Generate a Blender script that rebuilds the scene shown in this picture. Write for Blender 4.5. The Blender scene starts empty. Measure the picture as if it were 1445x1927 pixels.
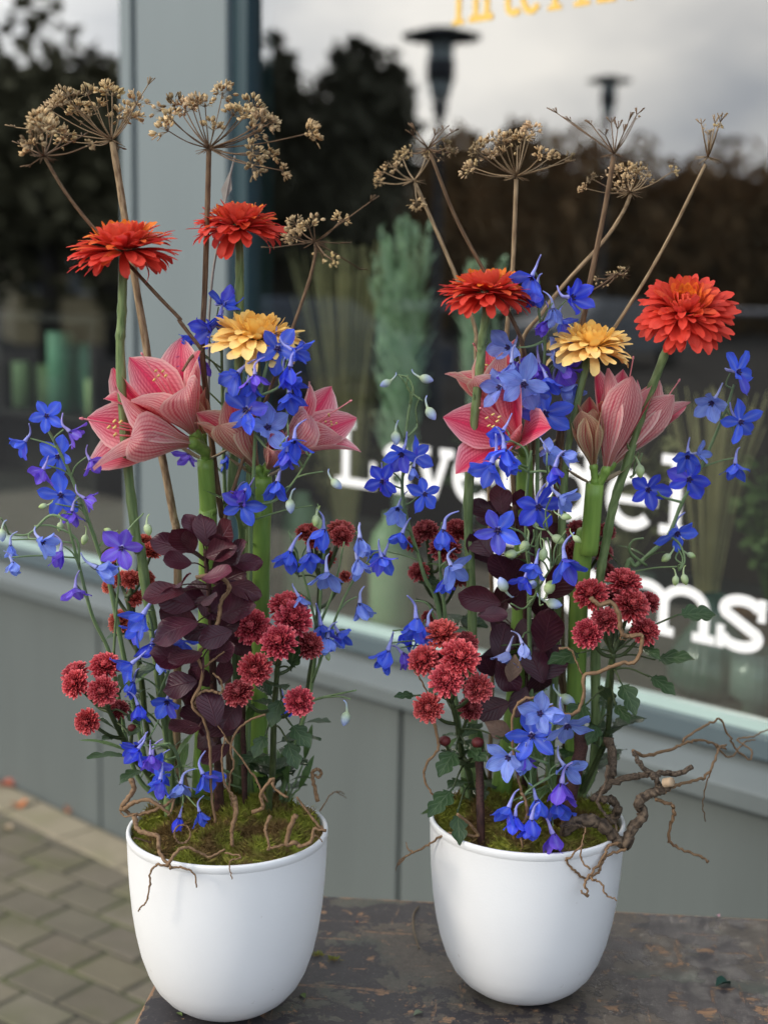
import bpy, math, random
import numpy as np
from mathutils import Vector, Matrix

S = bpy.context.scene
COL = S.collection
rnd = random.Random(11)
R = math.radians
PI = math.pi

# ------------------------------------------------------------------ camera
CAM_Z = 1.5
F, CX, CY = 2672.0, 722.5, 963.5            # focal length and centre of the picture in photo pixels
AX = [Vector((0.99985084, 0.00268624, 0.01706131)), Vector((0.01727148, -0.15550742, -0.98768372)), Vector((0.0, 0.98783107, -0.15553062))]
cd = bpy.data.cameras.new('camera')
cam = bpy.data.objects.new('camera', cd)
COL.objects.link(cam)
cam.matrix_world = Matrix(((AX[0].x, -AX[1].x, -AX[2].x, 0), (AX[0].y, -AX[1].y, -AX[2].y, 0), (AX[0].z, -AX[1].z, -AX[2].z, CAM_Z), (0, 0, 0, 1)))
cd.sensor_fit = 'VERTICAL'
cd.sensor_height = 36.0
cd.lens = F / 1927.0 * 36.0
cd.clip_start = 0.05
cd.clip_end = 2000
cd.dof.use_dof = True
cd.dof.focus_distance = 1.49
cd.dof.aperture_fstop = 3.3
S.camera = cam

# ------------------------------------------------------------------ sky, sun, exposure
SUN_EL, SUN_DIR = 27.0, Vector((-0.94, -0.34, 0)).normalized()
sun_vec = (SUN_DIR * math.cos(R(SUN_EL)) + Vector((0, 0, math.sin(R(SUN_EL))))).normalized()
W = bpy.data.worlds.new('World')
S.world = W
W.use_nodes = True
wn, wl = W.node_tree.nodes, W.node_tree.links
wn.clear()
wout = wn.new('ShaderNodeOutputWorld')
wbg = wn.new('ShaderNodeBackground')
wbg.inputs['Strength'].default_value = 0.1
sky = wn.new('ShaderNodeTexSky')
sky.sky_type = 'NISHITA'
sky.sun_disc = False
sky.sun_elevation = R(SUN_EL)
sky.sun_rotation = math.atan2(SUN_DIR.x, SUN_DIR.y)
tc = wn.new('ShaderNodeTexCoord')
mp = wn.new('ShaderNodeMapping')
mp.inputs['Scale'].default_value = (2.6, 2.6, 6.0)
mp.inputs['Location'].default_value = (3.1, 1.2, 0.2)
nz = wn.new('ShaderNodeTexNoise')
nz.inputs['Scale'].default_value = 1.25
nz.inputs['Detail'].default_value = 6
nz.inputs['Roughness'].default_value = 0.52
rp = wn.new('ShaderNodeValToRGB')
rp.color_ramp.elements[0].position = 0.34
rp.color_ramp.elements[0].color = (8.0, 8.9, 10.4, 1)
rp.color_ramp.elements[1].position = 0.66
rp.color_ramp.elements[1].color = (23.5, 23.0, 22.0, 1)
mx = wn.new('ShaderNodeMix')
mx.data_type = 'RGBA'
mx.inputs['Factor'].default_value = 0.9
wl.new(tc.outputs['Generated'], mp.inputs['Vector'])
wl.new(mp.outputs['Vector'], nz.inputs['Vector'])
wl.new(nz.outputs['Fac'], rp.inputs['Fac'])
wl.new(sky.outputs['Color'], mx.inputs['A'])
dt = wn.new('ShaderNodeVectorMath')
dt.operation = 'DOT_PRODUCT'
dt.inputs[1].default_value = tuple(sun_vec)
gl1 = wn.new('ShaderNodeMath'); gl1.operation = 'MAXIMUM'; gl1.inputs[1].default_value = 0.0
gl2 = wn.new('ShaderNodeMath'); gl2.operation = 'POWER'; gl2.inputs[1].default_value = 2.5
gl3 = wn.new('ShaderNodeMix'); gl3.data_type = 'RGBA'; gl3.inputs['A'].default_value = (.72, .81, .95, 1); gl3.inputs['B'].default_value = (1.36, 1.32, 1.25, 1)
vs = wn.new('ShaderNodeVectorMath')
vs.operation = 'MULTIPLY'
wl.new(tc.outputs['Generated'], dt.inputs[0])
wl.new(dt.outputs['Value'], gl1.inputs[0])
wl.new(gl1.outputs[0], gl2.inputs[0])
wl.new(gl2.outputs[0], gl3.inputs['Factor'])
wl.new(rp.outputs['Color'], vs.inputs[0])
wl.new(gl3.outputs['Result'], vs.inputs[1])
wl.new(vs.outputs[0], mx.inputs['B'])
wl.new(mx.outputs['Result'], wbg.inputs['Color'])
wl.new(wbg.outputs['Background'], wout.inputs['Surface'])

sd = bpy.data.lights.new('sun', 'SUN')
sd.energy = 1.5
sd.angle = R(10)
sd.color = (1.0, 0.91, 0.78)
so = bpy.data.objects.new('sun', sd)
COL.objects.link(so)
so.rotation_euler = (-sun_vec).to_track_quat('-Z', 'Y').to_euler()

S.view_settings.view_transform = 'Standard'
S.view_settings.look = 'None'
S.view_settings.exposure = 0.2
S.view_settings.gamma = 1.0
S.view_settings.use_curve_mapping = False
S.render.engine = 'CYCLES'
S.cycles.use_denoising = True
S.cycles.max_bounces = 10
S.cycles.transparent_max_bounces = 16
S.cycles.caustics_reflective = False
S.cycles.caustics_refractive = False

# ------------------------------------------------------------------ helpers
def ray(x, y):
    return AX[0] * ((x - CX) / F) + AX[1] * ((y - CY) / F) + AX[2]
def PX(x, y, Y):                              # point at world depth Y
    r = ray(x, y)
    return r * (Y / r.y) + Vector((0, 0, CAM_Z))
def onz(x, y, z):                             # point on a horizontal plane
    r = ray(x, y)
    return r * ((z - CAM_Z) / r.z) + Vector((0, 0, CAM_Z))
# crops of the photograph measured at about 2x
class Pt(tuple): pass                       # a point already in photo pixels
def mk(ox, oy, s): return lambda x, y: Pt((ox + x * s, oy + y * s))
def cv(c, p): return p if isinstance(p, Pt) else c(*p)
c1, c3, c5, c7 = mk(0, 100, .4983), mk(0, 540, .4983), mk(0, 960, .4983), mk(0, 1400, .4983)
c2, c4, c6, c8 = mk(700, 100, .5156), mk(700, 600, .5156), mk(700, 960, .5156), mk(700, 1380, .5156)
ident = lambda x, y: (x, y)
def CP(c, *pts): return [c(*p) for p in pts]

def tag(o, label=None, cat=None, group=None, kind=None):
    if label: o['label'] = label
    if cat: o['category'] = cat
    if group: o['group'] = group
    if kind: o['kind'] = kind
    return o
def link(name, data, parent=None, M=None):
    o = bpy.data.objects.new(name, data)
    COL.objects.link(o)
    if parent: o.parent = parent
    if M is not None: o.matrix_basis = M
    return o
def empty(name, loc, label, cat, group=None):
    e = link(name, None, None, Matrix.Translation(loc))
    e.empty_display_size = 0.05
    return tag(e, label, cat, group)

class MB:
    def __init__(s): s.v, s.f, s.uv, s.mi = [], [], [], []
    def add(s, v, f, uv=None, mi=0, M=None):
        b = len(s.v)
        if M is not None: v = [M @ Vector(p) for p in v]
        s.v += [tuple(p) for p in v]
        s.uv += list(uv) if uv else [(0.5, 0.5)] * len(v)
        s.f += [tuple(i + b for i in q) for q in f]
        s.mi += [mi] * len(f)
        return s
    def box(s, x0, x1, y0, y1, z0, z1, M=None, mi=0):
        v = [(x0, y0, z0), (x1, y0, z0), (x1, y1, z0), (x0, y1, z0), (x0, y0, z1), (x1, y0, z1), (x1, y1, z1), (x0, y1, z1)]
        return s.add(v, [(3, 2, 1, 0), (4, 5, 6, 7), (0, 1, 5, 4), (1, 2, 6, 5), (2, 3, 7, 6), (3, 0, 4, 7)], None, mi, M)
    def lathe(s, prof, n=32, M=None, mi=0):
        v, f = [], []
        for r, z in prof:
            for i in range(n): v.append((r * math.cos(2 * PI * i / n), r * math.sin(2 * PI * i / n), z))
        for j in range(len(prof) - 1):
            for i in range(n): f.append((j * n + i, j * n + (i + 1) % n, (j + 1) * n + (i + 1) % n, (j + 1) * n + i))
        return s.add(v, f, None, mi, M)
    def tube(s, pts, rads, n=7, mi=0, M=None):
        pts = [Vector(p) for p in pts]
        if not hasattr(rads, '__len__'): rads = [rads] * len(pts)
        t = (pts[1] - pts[0]).normalized()
        a = t.orthogonal().normalized()
        v, f, uv = [], [], []
        for k, p in enumerate(pts):
            t = (pts[min(k + 1, len(pts) - 1)] - pts[max(k - 1, 0)])
            if t.length < 1e-9: t = Vector((0, 0, 1))
            t.normalize()
            a = (a - t * a.dot(t))
            a = a.normalized() if a.length > 1e-6 else t.orthogonal().normalized()
            b = t.cross(a)
            for i in range(n):
                an = 2 * PI * i / n
                v.append(p + (a * math.cos(an) + b * math.sin(an)) * rads[k])
                uv.append((i / n, k / (len(pts) - 1)))
        for k in range(len(pts) - 1):
            for i in range(n): f.append((k * n + i, k * n + (i + 1) % n, (k + 1) * n + (i + 1) % n, (k + 1) * n + i))
        f.append(tuple(range(n))[::-1])
        f.append(tuple((len(pts) - 1) * n + i for i in range(n)))
        return s.add(v, f, uv, mi, M)
    def mesh(s, name, mats, smooth=True):
        me = bpy.data.meshes.new(name)
        me.from_pydata(s.v, [], s.f)
        for m in (mats if isinstance(mats, (list, tuple)) else [mats]): me.materials.append(m)
        me.polygons.foreach_set('use_smooth', [smooth] * len(s.f))
        if any(s.mi): me.polygons.foreach_set('material_index', s.mi)
        ul = me.uv_layers.new(name='UVMap')
        idx = np.zeros(len(me.loops), dtype=np.int32)
        me.loops.foreach_get('vertex_index', idx)
        ul.data.foreach_set('uv', np.array(s.uv, dtype=np.float32)[idx].ravel())
        me.update()
        return me
    def obj(s, name, mats, parent=None, M=None, smooth=True):
        return link(name, s.mesh(name, mats, smooth), parent, M)

def crom(pts, n=6):
    pts = [Vector(p) for p in pts]
    if len(pts) < 3: return [pts[0].lerp(pts[-1], i / n) for i in range(n + 1)]
    P = [pts[0] * 2 - pts[1]] + pts + [pts[-1] * 2 - pts[-2]]
    out = []
    for i in range(1, len(P) - 2):
        a, b, c, d = P[i - 1:i + 3]
        for k in range(n):
            t = k / n
            out.append(0.5 * (2 * b + (c - a) * t + (2 * a - 5 * b + 4 * c - d) * t * t + (3 * b - a - 3 * c + d) * t ** 3))
    return out + [pts[-1]]
def prof(*tab):
    xs, ys = [t[0] for t in tab], [t[1] for t in tab]
    return lambda v: float(np.interp(v, xs, ys))
def petal(L, Wd, pf, bend=lambda v: 0.0, cup=0.0, nu=4, nv=7, ruf=0.0, rg=None, side=0.0):
    rg = rg or rnd
    v, f, uv = [], [], []
    y = z = x0 = 0.0
    ph = rg.random() * 6
    for j in range(nv + 1):
        t = j / nv
        th = bend(t)
        if j:
            y += math.cos(th) * L / nv
            z += math.sin(th) * L / nv
            x0 += side * t * L / nv
        w = Wd / 2 * pf(t)
        for i in range(nu + 1):
            q = -1 + 2 * i / nu
            h = cup * w * q * q + ruf * Wd * abs(q) * t * math.sin(t * 9 + ph + q * 2)
            v.append((x0 + w * q, y - math.sin(th) * h, z + math.cos(th) * h))
            uv.append((i / nu, t))
    for j in range(nv):
        for i in range(nu):
            a = j * (nu + 1) + i
            f.append((a, a + 1, a + nu + 2, a + nu + 1))
    return v, f, uv
def frame(Z, up=Vector((0, 0, 1)), spin=0.0):
    Z = Vector(Z).normalized()
    X = Vector(up).cross(Z)
    X = X.normalized() if X.length > 1e-4 else Z.orthogonal().normalized()
    Y = Z.cross(X)
    M = Matrix((X, Y, Z)).transposed().to_4x4()
    return M @ Matrix.Rotation(spin, 4, 'Z')
def radial(az, el, r0=0.0, z0=0.0, sc=1.0, roll=0.0):       # a petal standing on a disc: +Y outward and up, +Z to the axis
    rad = Vector((math.cos(az), math.sin(az), 0))
    X = Vector((math.sin(az), -math.cos(az), 0))
    Yv = rad * math.cos(el) + Vector((0, 0, math.sin(el)))
    Zv = X.cross(Yv)
    M = Matrix((X, Yv, Zv)).transposed().to_4x4()
    M.translation = rad * r0 + Vector((0, 0, z0))
    return M @ Matrix.Rotation(roll, 4, 'Y') @ Matrix.Scale(sc, 4)

# ------------------------------------------------------------------ materials
class NT:
    def __init__(s, name):
        s.m = bpy.data.materials.new(name)
        s.m.use_nodes = True
        s.n, s.l = s.m.node_tree.nodes, s.m.node_tree.links
        s.p = s.n['Principled BSDF']
        s.out = s.n['Material Output']
    def new(s, t, **kw):
        n = s.n.new('ShaderNode' + t)
        for k, v in kw.items():
            if k in n.inputs: n.inputs[k].default_value = v
            else: setattr(n, k, v)
        return n
    def put(s, v, sock):
        if hasattr(v, 'links') or hasattr(v, 'is_output'): s.l.new(v, sock)
        else: sock.default_value = v
    def mix(s, f, a, b, mode='MIX'):
        n = s.new('Mix', data_type='RGBA', blend_type=mode)
        for v, i in ((f, 'Factor'),):
            s.put(v, n.inputs[0])
        s.put(a if not isinstance(a, tuple) else a + (1,) * (4 - len(a)), n.inputs[6])
        s.put(b if not isinstance(b, tuple) else b + (1,) * (4 - len(b)), n.inputs[7])
        return n.outputs[2]
    def math(s, op, a, b=0.0, clamp=False):
        n = s.new('Math', operation=op, use_clamp=clamp)
        s.put(a, n.inputs[0]); s.put(b, n.inputs[1])
        return n.outputs[0]
    def noise(s, scale, detail=3, vec=None, rough=0.5, coord='Object'):
        n = s.new('TexNoise', Scale=scale, Detail=detail, Roughness=rough)
        if vec is None:
            if not hasattr(s, 'tc'): s.tc = s.new('TexCoord')
            vec = s.tc.outputs[coord]
        s.l.new(vec, n.inputs['Vector'])
        return n.outputs['Fac']
    def ramp(s, f, *st):
        n = s.new('ValToRGB')
        e = n.color_ramp.elements
        while len(e) < len(st): e.new(0.5)
        for el, (p, c) in zip(e, st):
            el.position = p
            el.color = (c if isinstance(c, tuple) else (c, c, c)) + (1,)
        s.l.new(f, n.inputs['Fac'])
        return n.outputs['Color']
    def uv(s, sx=1, sy=1):
        if not hasattr(s, 'tc'): s.tc = s.new('TexCoord')
        m = s.new('Mapping')
        m.inputs['Scale'].default_value = (sx, sy, 1)
        s.l.new(s.tc.outputs['UV'], m.inputs['Vector'])
        return m.outputs['Vector']
    def uvs(s):
        if not hasattr(s, 'tc'): s.tc = s.new('TexCoord')
        n = s.new('SeparateXYZ')
        s.l.new(s.tc.outputs['UV'], n.inputs[0])
        return n.outputs[0], n.outputs[1]
    def bump(s, h, strength=0.3, dist=0.002):
        b = s.new('Bump', Strength=strength, Distance=dist)
        s.l.new(h, b.inputs['Height'])
        s.l.new(b.outputs['Normal'], s.p.inputs['Normal'])
    def base(s, c, rough=0.5, spec=0.5):
        s.put(c if not isinstance(c, tuple) else c + (1,) * (4 - len(c)), s.p.inputs['Base Color'])
        s.put(rough, s.p.inputs['Roughness'])
        s.p.inputs['Specular IOR Level'].default_value = spec
        return s
    def thin(s, c, amount):                               # light passing through a petal or leaf
        t = s.new('BsdfTranslucent')
        s.put(c if not isinstance(c, tuple) else c + (1,), t.inputs['Color'])
        mxs = s.new('MixShader', Fac=amount)
        s.l.new(s.p.outputs[0], mxs.inputs[1])
        s.l.new(t.outputs[0], mxs.inputs[2])
        s.l.new(mxs.outputs[0], s.out.inputs['Surface'])
        return s.m

def plain(name, c, rough=0.5, var=0.15, scale=30, spec=0.4, bump=0.0, c2=None):
    t = NT(name)
    n = t.noise(scale, 4)
    c2 = c2 or tuple(max(0, x * (1 - var * 2)) for x in c)
    col = t.mix(n, c2, tuple(x * (1 + var) for x in c))
    t.base(col, rough, spec)
    if bump: t.bump(t.noise(scale * 3, 4), bump, 0.002)
    return t.m

def m_objpetal(name, edge_gain=1.25, base_dark=0.6, streak=0.22, trans=0.3, rough=0.55, back=None):
    t = NT(name)
    oi = t.new('ObjectInfo')
    u, v = t.uvs()
    n = t.noise(1.0, 2, t.uv(26, 1.6))
    c = t.mix(t.math('MULTIPLY', n, streak * 2), oi.outputs['Color'], (0, 0, 0))
    tip = t.math('POWER', v, 2.0)
    c = t.mix(t.math('MULTIPLY', tip, 0.35), c, t.mix(1.0, c, (edge_gain,) * 3, 'MULTIPLY'))
    c = t.mix(t.math('MULTIPLY', t.math('SUBTRACT', 1.0, v), 1 - base_dark), c, t.mix(1.0, c, (.35, .3, .3), 'MULTIPLY'))
    if back:
        g = t.new('NewGeometry')
        c = t.mix(t.math('MULTIPLY', g.outputs['Backfacing'], 0.75), c, back)
    t.base(c, rough, 0.3)
    t.bump(n, 0.25, 0.0008)
    return t.thin(c, trans)
M_RED = m_objpetal('red_petal', back=(0.80, 0.085, 0.085), trans=0.34, base_dark=.72, streak=.15)
M_YEL = m_objpetal('apricot_petal', streak=0.03, trans=0.22, base_dark=0.97)

def m_delph():
    t = NT('blue_sepal')
    oi = t.new('ObjectInfo')
    u, v = t.uvs()
    n = t.noise(1.0, 2, t.uv(16, 1.5))
    big = t.noise(1.0, 2, t.uv(2.2, 2.2))
    c = oi.outputs['Color']
    c = t.mix(t.ramp(big, (0.5, 0.0), (0.72, 0.38)), c, (0.18, 0.05, 0.60))
    c = t.mix(t.math('MULTIPLY', t.ramp(n, (.35, 0.0), (.7, 1.0)), 0.38), c, (0.03, 0.035, 0.42))
    mid = t.math('SUBTRACT', 1.0, t.math('MULTIPLY', t.math('ABSOLUTE', t.math('SUBTRACT', u, 0.5)), 5.0), True)
    c = t.mix(t.math('MULTIPLY', t.math('MULTIPLY', mid, t.math('SUBTRACT', 1.15, v)), 0.42), c, (0.42, 0.50, 0.97))
    t.base(c, 0.5, 0.3)
    t.bump(n, 0.5, 0.0012)
    return t.thin(c, 0.38)
M_DEL = m_delph()
def m_spur():
    t = NT('lilac_spur')
    oi = t.new('ObjectInfo')
    c = t.mix(t.noise(9, 3), oi.outputs['Color'], (0.40, 0.38, 0.58))
    t.base(c, 0.6, 0.3)
    return t.m
M_SPUR = m_spur()
M_BEE = plain('dark_eye', (0.035, 0.02, 0.10), 0.6, 0.3, 300)
def m_bud():
    t = NT('pale_bud')
    oi = t.new('ObjectInfo')
    u, v = t.uvs()
    c = t.mix(t.math('POWER', v, 1.4), (0.50, 0.60, 0.36), oi.outputs['Color'])
    t.base(c, 0.5, 0.3)
    return t.thin(c, 0.2)
M_BUD = m_bud()

def m_amaryllis():
    t = NT('veined_pink_tepal')
    u, v = t.uvs()
    oi = t.new('ObjectInfo')
    g = t.new('NewGeometry')
    nv = t.noise(1.0, 3, t.uv(5, 3))
    # veins run from the base and fan towards the edge
    nv2 = t.noise(1.0, 2, t.uv(11, 1.2))
    uu = t.math('ADD', t.math('SUBTRACT', u, 0.5), t.math('MULTIPLY', t.math('ADD', t.math('SUBTRACT', nv, 0.5), t.math('SUBTRACT', nv2, .5)), 0.09))
    vein = t.math('POWER', t.math('ABSOLUTE', t.math('SINE', t.math('MULTIPLY', uu, 40.0))), 2.6)
    vein = t.math('MULTIPLY', vein, t.ramp(t.noise(1.0, 3, t.uv(7, 2.2)), (.28, .45), (.6, 1.0)))
    cross = t.math('POWER', t.math('ABSOLUTE', t.math('SINE', t.math('ADD', t.math('MULTIPLY', v, 62.0), t.math('MULTIPLY', t.math('ABSOLUTE', uu), 34.0)))), 8.0)
    inner = t.mix(t.math('POWER', t.math('SUBTRACT', 1.0, t.math('MULTIPLY', t.math('ABSOLUTE', uu), 1.9), True), 1.6), (0.96, 0.48, 0.50), (0.84, 0.04, 0.13))
    outer = t.mix(nv, (0.95, 0.46, 0.45), (0.98, 0.66, 0.61))
    outer = t.mix(t.math('POWER', t.math('SUBTRACT', 1.0, v), 3.0), outer, (0.22, 0.20, 0.07))
    c = t.mix(g.outputs['Backfacing'], inner, outer)
    c = t.mix(t.math('MULTIPLY', vein, 0.82), c, (0.66, 0.030, 0.10))
    c = t.mix(t.math('MULTIPLY', cross, 0.30), c, (0.50, 0.03, 0.08))
    edge = t.math('POWER', t.math('MULTIPLY', t.math('ABSOLUTE', t.math('SUBTRACT', u, 0.5)), 2.0), 8.0)
    c = t.mix(t.math('MULTIPLY', edge, 0.85), c, (0.95, 0.74, 0.66))
    c = t.mix(1.0, c, oi.outputs['Color'], 'MULTIPLY')
    t.base(c, 0.45, 0.35)
    t.bump(vein, 0.25, 0.0008)
    return t.thin(c, 0.40)
M_AMA = m_amaryllis()

def m_spray():
    t = NT('crimson_pompon_petal')
    oi = t.new('ObjectInfo')
    u, v = t.uvs()
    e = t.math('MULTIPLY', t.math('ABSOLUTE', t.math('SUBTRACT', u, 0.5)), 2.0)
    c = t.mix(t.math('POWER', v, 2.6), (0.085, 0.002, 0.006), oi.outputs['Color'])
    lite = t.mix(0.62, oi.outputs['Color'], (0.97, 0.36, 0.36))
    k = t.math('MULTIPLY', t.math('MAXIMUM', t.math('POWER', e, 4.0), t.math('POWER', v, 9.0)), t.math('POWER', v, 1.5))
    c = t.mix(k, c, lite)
    t.base(c, 0.6, 0.25)
    return t.thin(c, 0.2)
M_SPRAY = m_spray()

def m_leaf(name, c, vein, rough=0.4, trans=0.15, nv=11.0, back=None, spec=0.4):
    t = NT(name)
    u, v = t.uvs()
    a = t.math('ABSOLUTE', t.math('SUBTRACT', u, 0.5))
    mid = t.math('SUBTRACT', 1.0, t.math('MULTIPLY', a, 26.0), True)
    lat = t.math('POWER', t.math('ABSOLUTE', t.math('SINE', t.math('MULTIPLY', t.math('SUBTRACT', v, t.math('MULTIPLY', a, 0.7)), nv * PI))), 14.0)
    lat = t.math('SUBTRACT', 1.0, t.math('MULTIPLY', t.math('SUBTRACT', 1.0, lat), 1.0), True)
    nz_ = t.noise(3.0, 3, t.uv(1, 1))
    oi = t.new('ObjectInfo')
    c0 = t.mix(nz_, tuple(x * 0.65 for x in c), tuple(x * 1.35 for x in c))
    c0 = t.mix(1.0, c0, oi.outputs['Color'], 'MULTIPLY')
    if back:
        g = t.new('NewGeometry')
        c0 = t.mix(g.outputs['Backfacing'], c0, back)
    k = t.math('MAXIMUM', mid, t.math('MULTIPLY', lat, 0.55))
    c1_ = t.mix(t.math('MULTIPLY', k, 0.6), c0, vein)
    t.base(c1_, rough, spec)
    t.bump(k, 0.4, 0.0015)
    return t.thin(c1_, trans)
M_SMOKE = m_leaf('purple_smoke_leaf', (0.055, 0.011, 0.020), (0.10, 0.028, 0.040), 0.40, 0.24, 8.0, (0.090, 0.011, 0.018), 0.42)
M_LEAF = m_leaf('dark_green_leaf', (0.028, 0.060, 0.020), (0.10, 0.15, 0.07), 0.45, 0.18, 5.0, (0.07, 0.11, 0.05))
M_FILL = m_leaf('light_green_leaf', (0.075, 0.14, 0.035), (0.16, 0.24, 0.09), 0.5, 0.25, 3.0)

def m_stem(name, a, b, scale=60, rough=0.5, ribs=0, bump=0.25):
    t = NT(name)
    n = t.noise(1.0, 4, t.uv(7, scale))
    c = t.mix(t.ramp(n, (0.35, 0.0), (0.65, 1.0)), a, b)
    t.base(c, rough, 0.35)
    t.bump(n, bump, 0.0012)
    return t.m
M_STEM = m_stem('green_stem', (0.095, 0.145, 0.050), (0.20, 0.27, 0.11), 22)
M_STEMD = m_stem('dark_green_stem', (0.035, 0.05, 0.02), (0.075, 0.10, 0.035), 24)
M_STEML = m_stem('pale_green_stem', (0.12, 0.19, 0.075), (0.20, 0.28, 0.13), 10)
M_AST = m_stem('amaryllis_stalk', (0.14, 0.25, 0.045), (0.23, 0.36, 0.075), 7, 0.38, 0, 0.06)
M_HOG = m_stem('dry_hogweed_stalk', (0.14, 0.085, 0.042), (0.36, 0.26, 0.15), 40, 0.75)
M_HOGD = m_stem('brown_hogweed_stalk', (0.085, 0.045, 0.024), (0.19, 0.12, 0.065), 40, 0.75)
M_TWIG = m_stem('hazel_twig', (0.13, 0.07, 0.035), (0.27, 0.165, 0.085), 18, 0.7)
M_BARK = m_stem('gnarled_bark', (0.026, 0.018, 0.013), (0.17, 0.12, 0.08), 34, 0.85, 0, 0.7)
M_BSTEM = m_stem('reddish_brown_stick', (0.032, 0.013, 0.011), (0.085, 0.036, 0.028), 40, 0.7, 0, 0.5)
M_CUT = plain('cut_wood', (0.46, 0.33, 0.21), 0.8, 0.15, 150)

def m_seed():
    t = NT('dry_seed')
    oi = t.new('ObjectInfo')
    u, v = t.uvs()
    n = t.noise(240, 2)
    c = t.mix(n, (0.26, 0.155, 0.065), (0.95, 0.75, 0.44))
    a = t.math('ABSOLUTE', t.math('SUBTRACT', u, 0.5))
    c = t.mix(t.math('SUBTRACT', 1.0, t.math('MULTIPLY', a, 9.0), True), c, (0.16, 0.09, 0.04))
    c = t.mix(1.0, c, oi.outputs['Color'], 'MULTIPLY')
    t.base(c, 0.7, 0.3)
    return t.thin(c, 0.15)
M_SEED = m_seed()

# ------------------------------------------------------------------ the place: wall frame
YAW = 0.80455154
WN = Vector((math.cos(YAW), math.sin(YAW), 0))           # into the shop
WD = Vector((math.sin(YAW), -math.cos(YAW), 0))          # along the wall, to the right
DW = 2.187
MW = Matrix((WD, WN, Vector((0, 0, 1)))).transposed().to_4x4()   # local x along, y inward, z up
MW.translation = WN * DW
def wall_px(x, y, dep=0.0):                              # point seen at a pixel on a plane dep behind the wall face
    r = ray(x, y)
    return r * ((DW + dep) / WN.dot(r)) + Vector((0, 0, CAM_Z))
def wl_(p): return MW.inverted() @ p                     # to wall coordinates
def mirror(p): return p - WN * (2 * (WN.dot(p) - DW - 0.03))

# ground
g = MB()
g.add([(-400, -400, -.05), (400, -400, -.05), (400, 400, -.05), (-400, 400, -.05)], [(0, 1, 2, 3)])
M_ASPH = plain('street_asphalt', (0.034, 0.032, 0.031), 0.95, 0.2, 3, 0.05, 0.2)
tag(g.obj('ground', M_ASPH), kind='structure')

def m_paver():
    t = NT('concrete_paver')
    oi = t.new('ObjectInfo')
    g_ = t.new('NewGeometry')
    n = t.noise(9, 5, g_.outputs['Position'])
    n2 = t.noise(90, 4, g_.outputs['Position'])
    c = t.mix(n, (0.130, 0.110, 0.076), (0.235, 0.202, 0.146))
    c = t.mix(t.math('MULTIPLY', n2, 0.5), c, (0.10, 0.095, 0.08))
    mo = t.ramp(t.noise(5, 3, g_.outputs['Position']), (0.50, 0.0), (0.68, 1.0))
    c = t.mix(t.math('MULTIPLY', mo, 0.35), c, (0.085, 0.095, 0.03))
    c = t.mix(1.0, c, oi.outputs['Color'], 'MULTIPLY')
    t.base(c, 0.85, 0.3)
    t.bump(n2, 0.4, 0.003)
    return t.m
M_PAV = m_paver()
PL, PW = 0.165, 0.116
ang = R(90 - 125.73)
anchor = onz(190 * .2735, 1400 + 990 * .2735, 0)
tj = NT('paving_bond')
gp = tj.new('NewGeometry')
mpj = tj.new('Mapping')
off = Matrix.Rotation(-ang, 3, 'Z') @ anchor
mpj.inputs['Rotation'].default_value = (0, 0, -ang)
mpj.inputs['Location'].default_value = (-off.x, -off.y, 0)
tj.l.new(gp.outputs['Position'], mpj.inputs['Vector'])
bk_ = tj.new('TexBrick', offset=0.5, offset_frequency=2, squash=1.0)
bk_.inputs['Scale'].default_value = 1.0
bk_.inputs['Mortar Size'].default_value = 0.0048
bk_.inputs['Mortar Smooth'].default_value = 0.3
bk_.inputs['Brick Width'].default_value = PL
bk_.inputs['Row Height'].default_value = PW
tj.l.new(mpj.outputs['Vector'], bk_.inputs['Vector'])
bk_.inputs['Color1'].default_value = (0.150, 0.128, 0.090, 1)
bk_.inputs['Color2'].default_value = (0.205, 0.176, 0.126, 1)
jn = tj.noise(6, 4, gp.outputs['Position'])
tj.l.new(tj.mix(tj.ramp(jn, (0.45, 0.0), (0.65, 1.0)), (0.030, 0.027, 0.019), (0.10, 0.13, 0.018)), bk_.inputs['Mortar'])
cj = tj.mix(tj.math('MULTIPLY', tj.noise(90, 4, gp.outputs['Position']), .5), bk_.outputs['Color'], (0.10, 0.095, 0.08))
tj.base(cj, 0.9, .3)
tj.bump(tj.noise(300, 3, gp.outputs['Position']), 0.6, 0.003)
pav = MB()
base0 = wl_(onz(90, 1509, 0.0))
pc = onz(120, 1750, 0)
pav.add([(-9, -0.004, -.003), (4, -0.004, -.003), (4, -3.6, -.003), (-9, -3.6, -.003)], [(3, 2, 1, 0)], None, 0, MW)
pavement = tag(pav.obj('pavement', tj.m), kind='structure')
def paver_mesh(lx, ly, k):
    b = MB()
    h, e = 0.0, 0.0025
    rg = random.Random(k)
    j = lambda: rg.uniform(-.0012, .0012)
    v = [(-lx, -ly, -.05), (lx, -ly, -.05), (lx, ly, -.05), (-lx, ly, -.05),
         (-lx + j(), -ly + j(), -e), (lx + j(), -ly + j(), -e), (lx + j(), ly + j(), -e), (-lx + j(), ly + j(), -e),
         (-lx + e * 1.4 + j(), -ly + e * 1.4 + j(), h), (lx - e * 1.4 + j(), -ly + e * 1.4 + j(), h), (lx - e * 1.4 + j(), ly - e * 1.4 + j(), h), (-lx + e * 1.4 + j(), ly - e * 1.4 + j(), h)]
    f = [(8, 9, 10, 11)]
    for a, c in ((0, 4), (4, 8)):
        for i in range(4): f.append((a + i, a + (i + 1) % 4, c + (i + 1) % 4, c + i))
    b.add(v, f)
    return b.mesh('paver', M_PAV, False)
pm = [paver_mesh(PL / 2 - .0048, PW / 2 - .0048, k) for k in range(4)]
dA = Vector((math.cos(ang), math.sin(ang), 0))            # long direction of the rows
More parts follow.
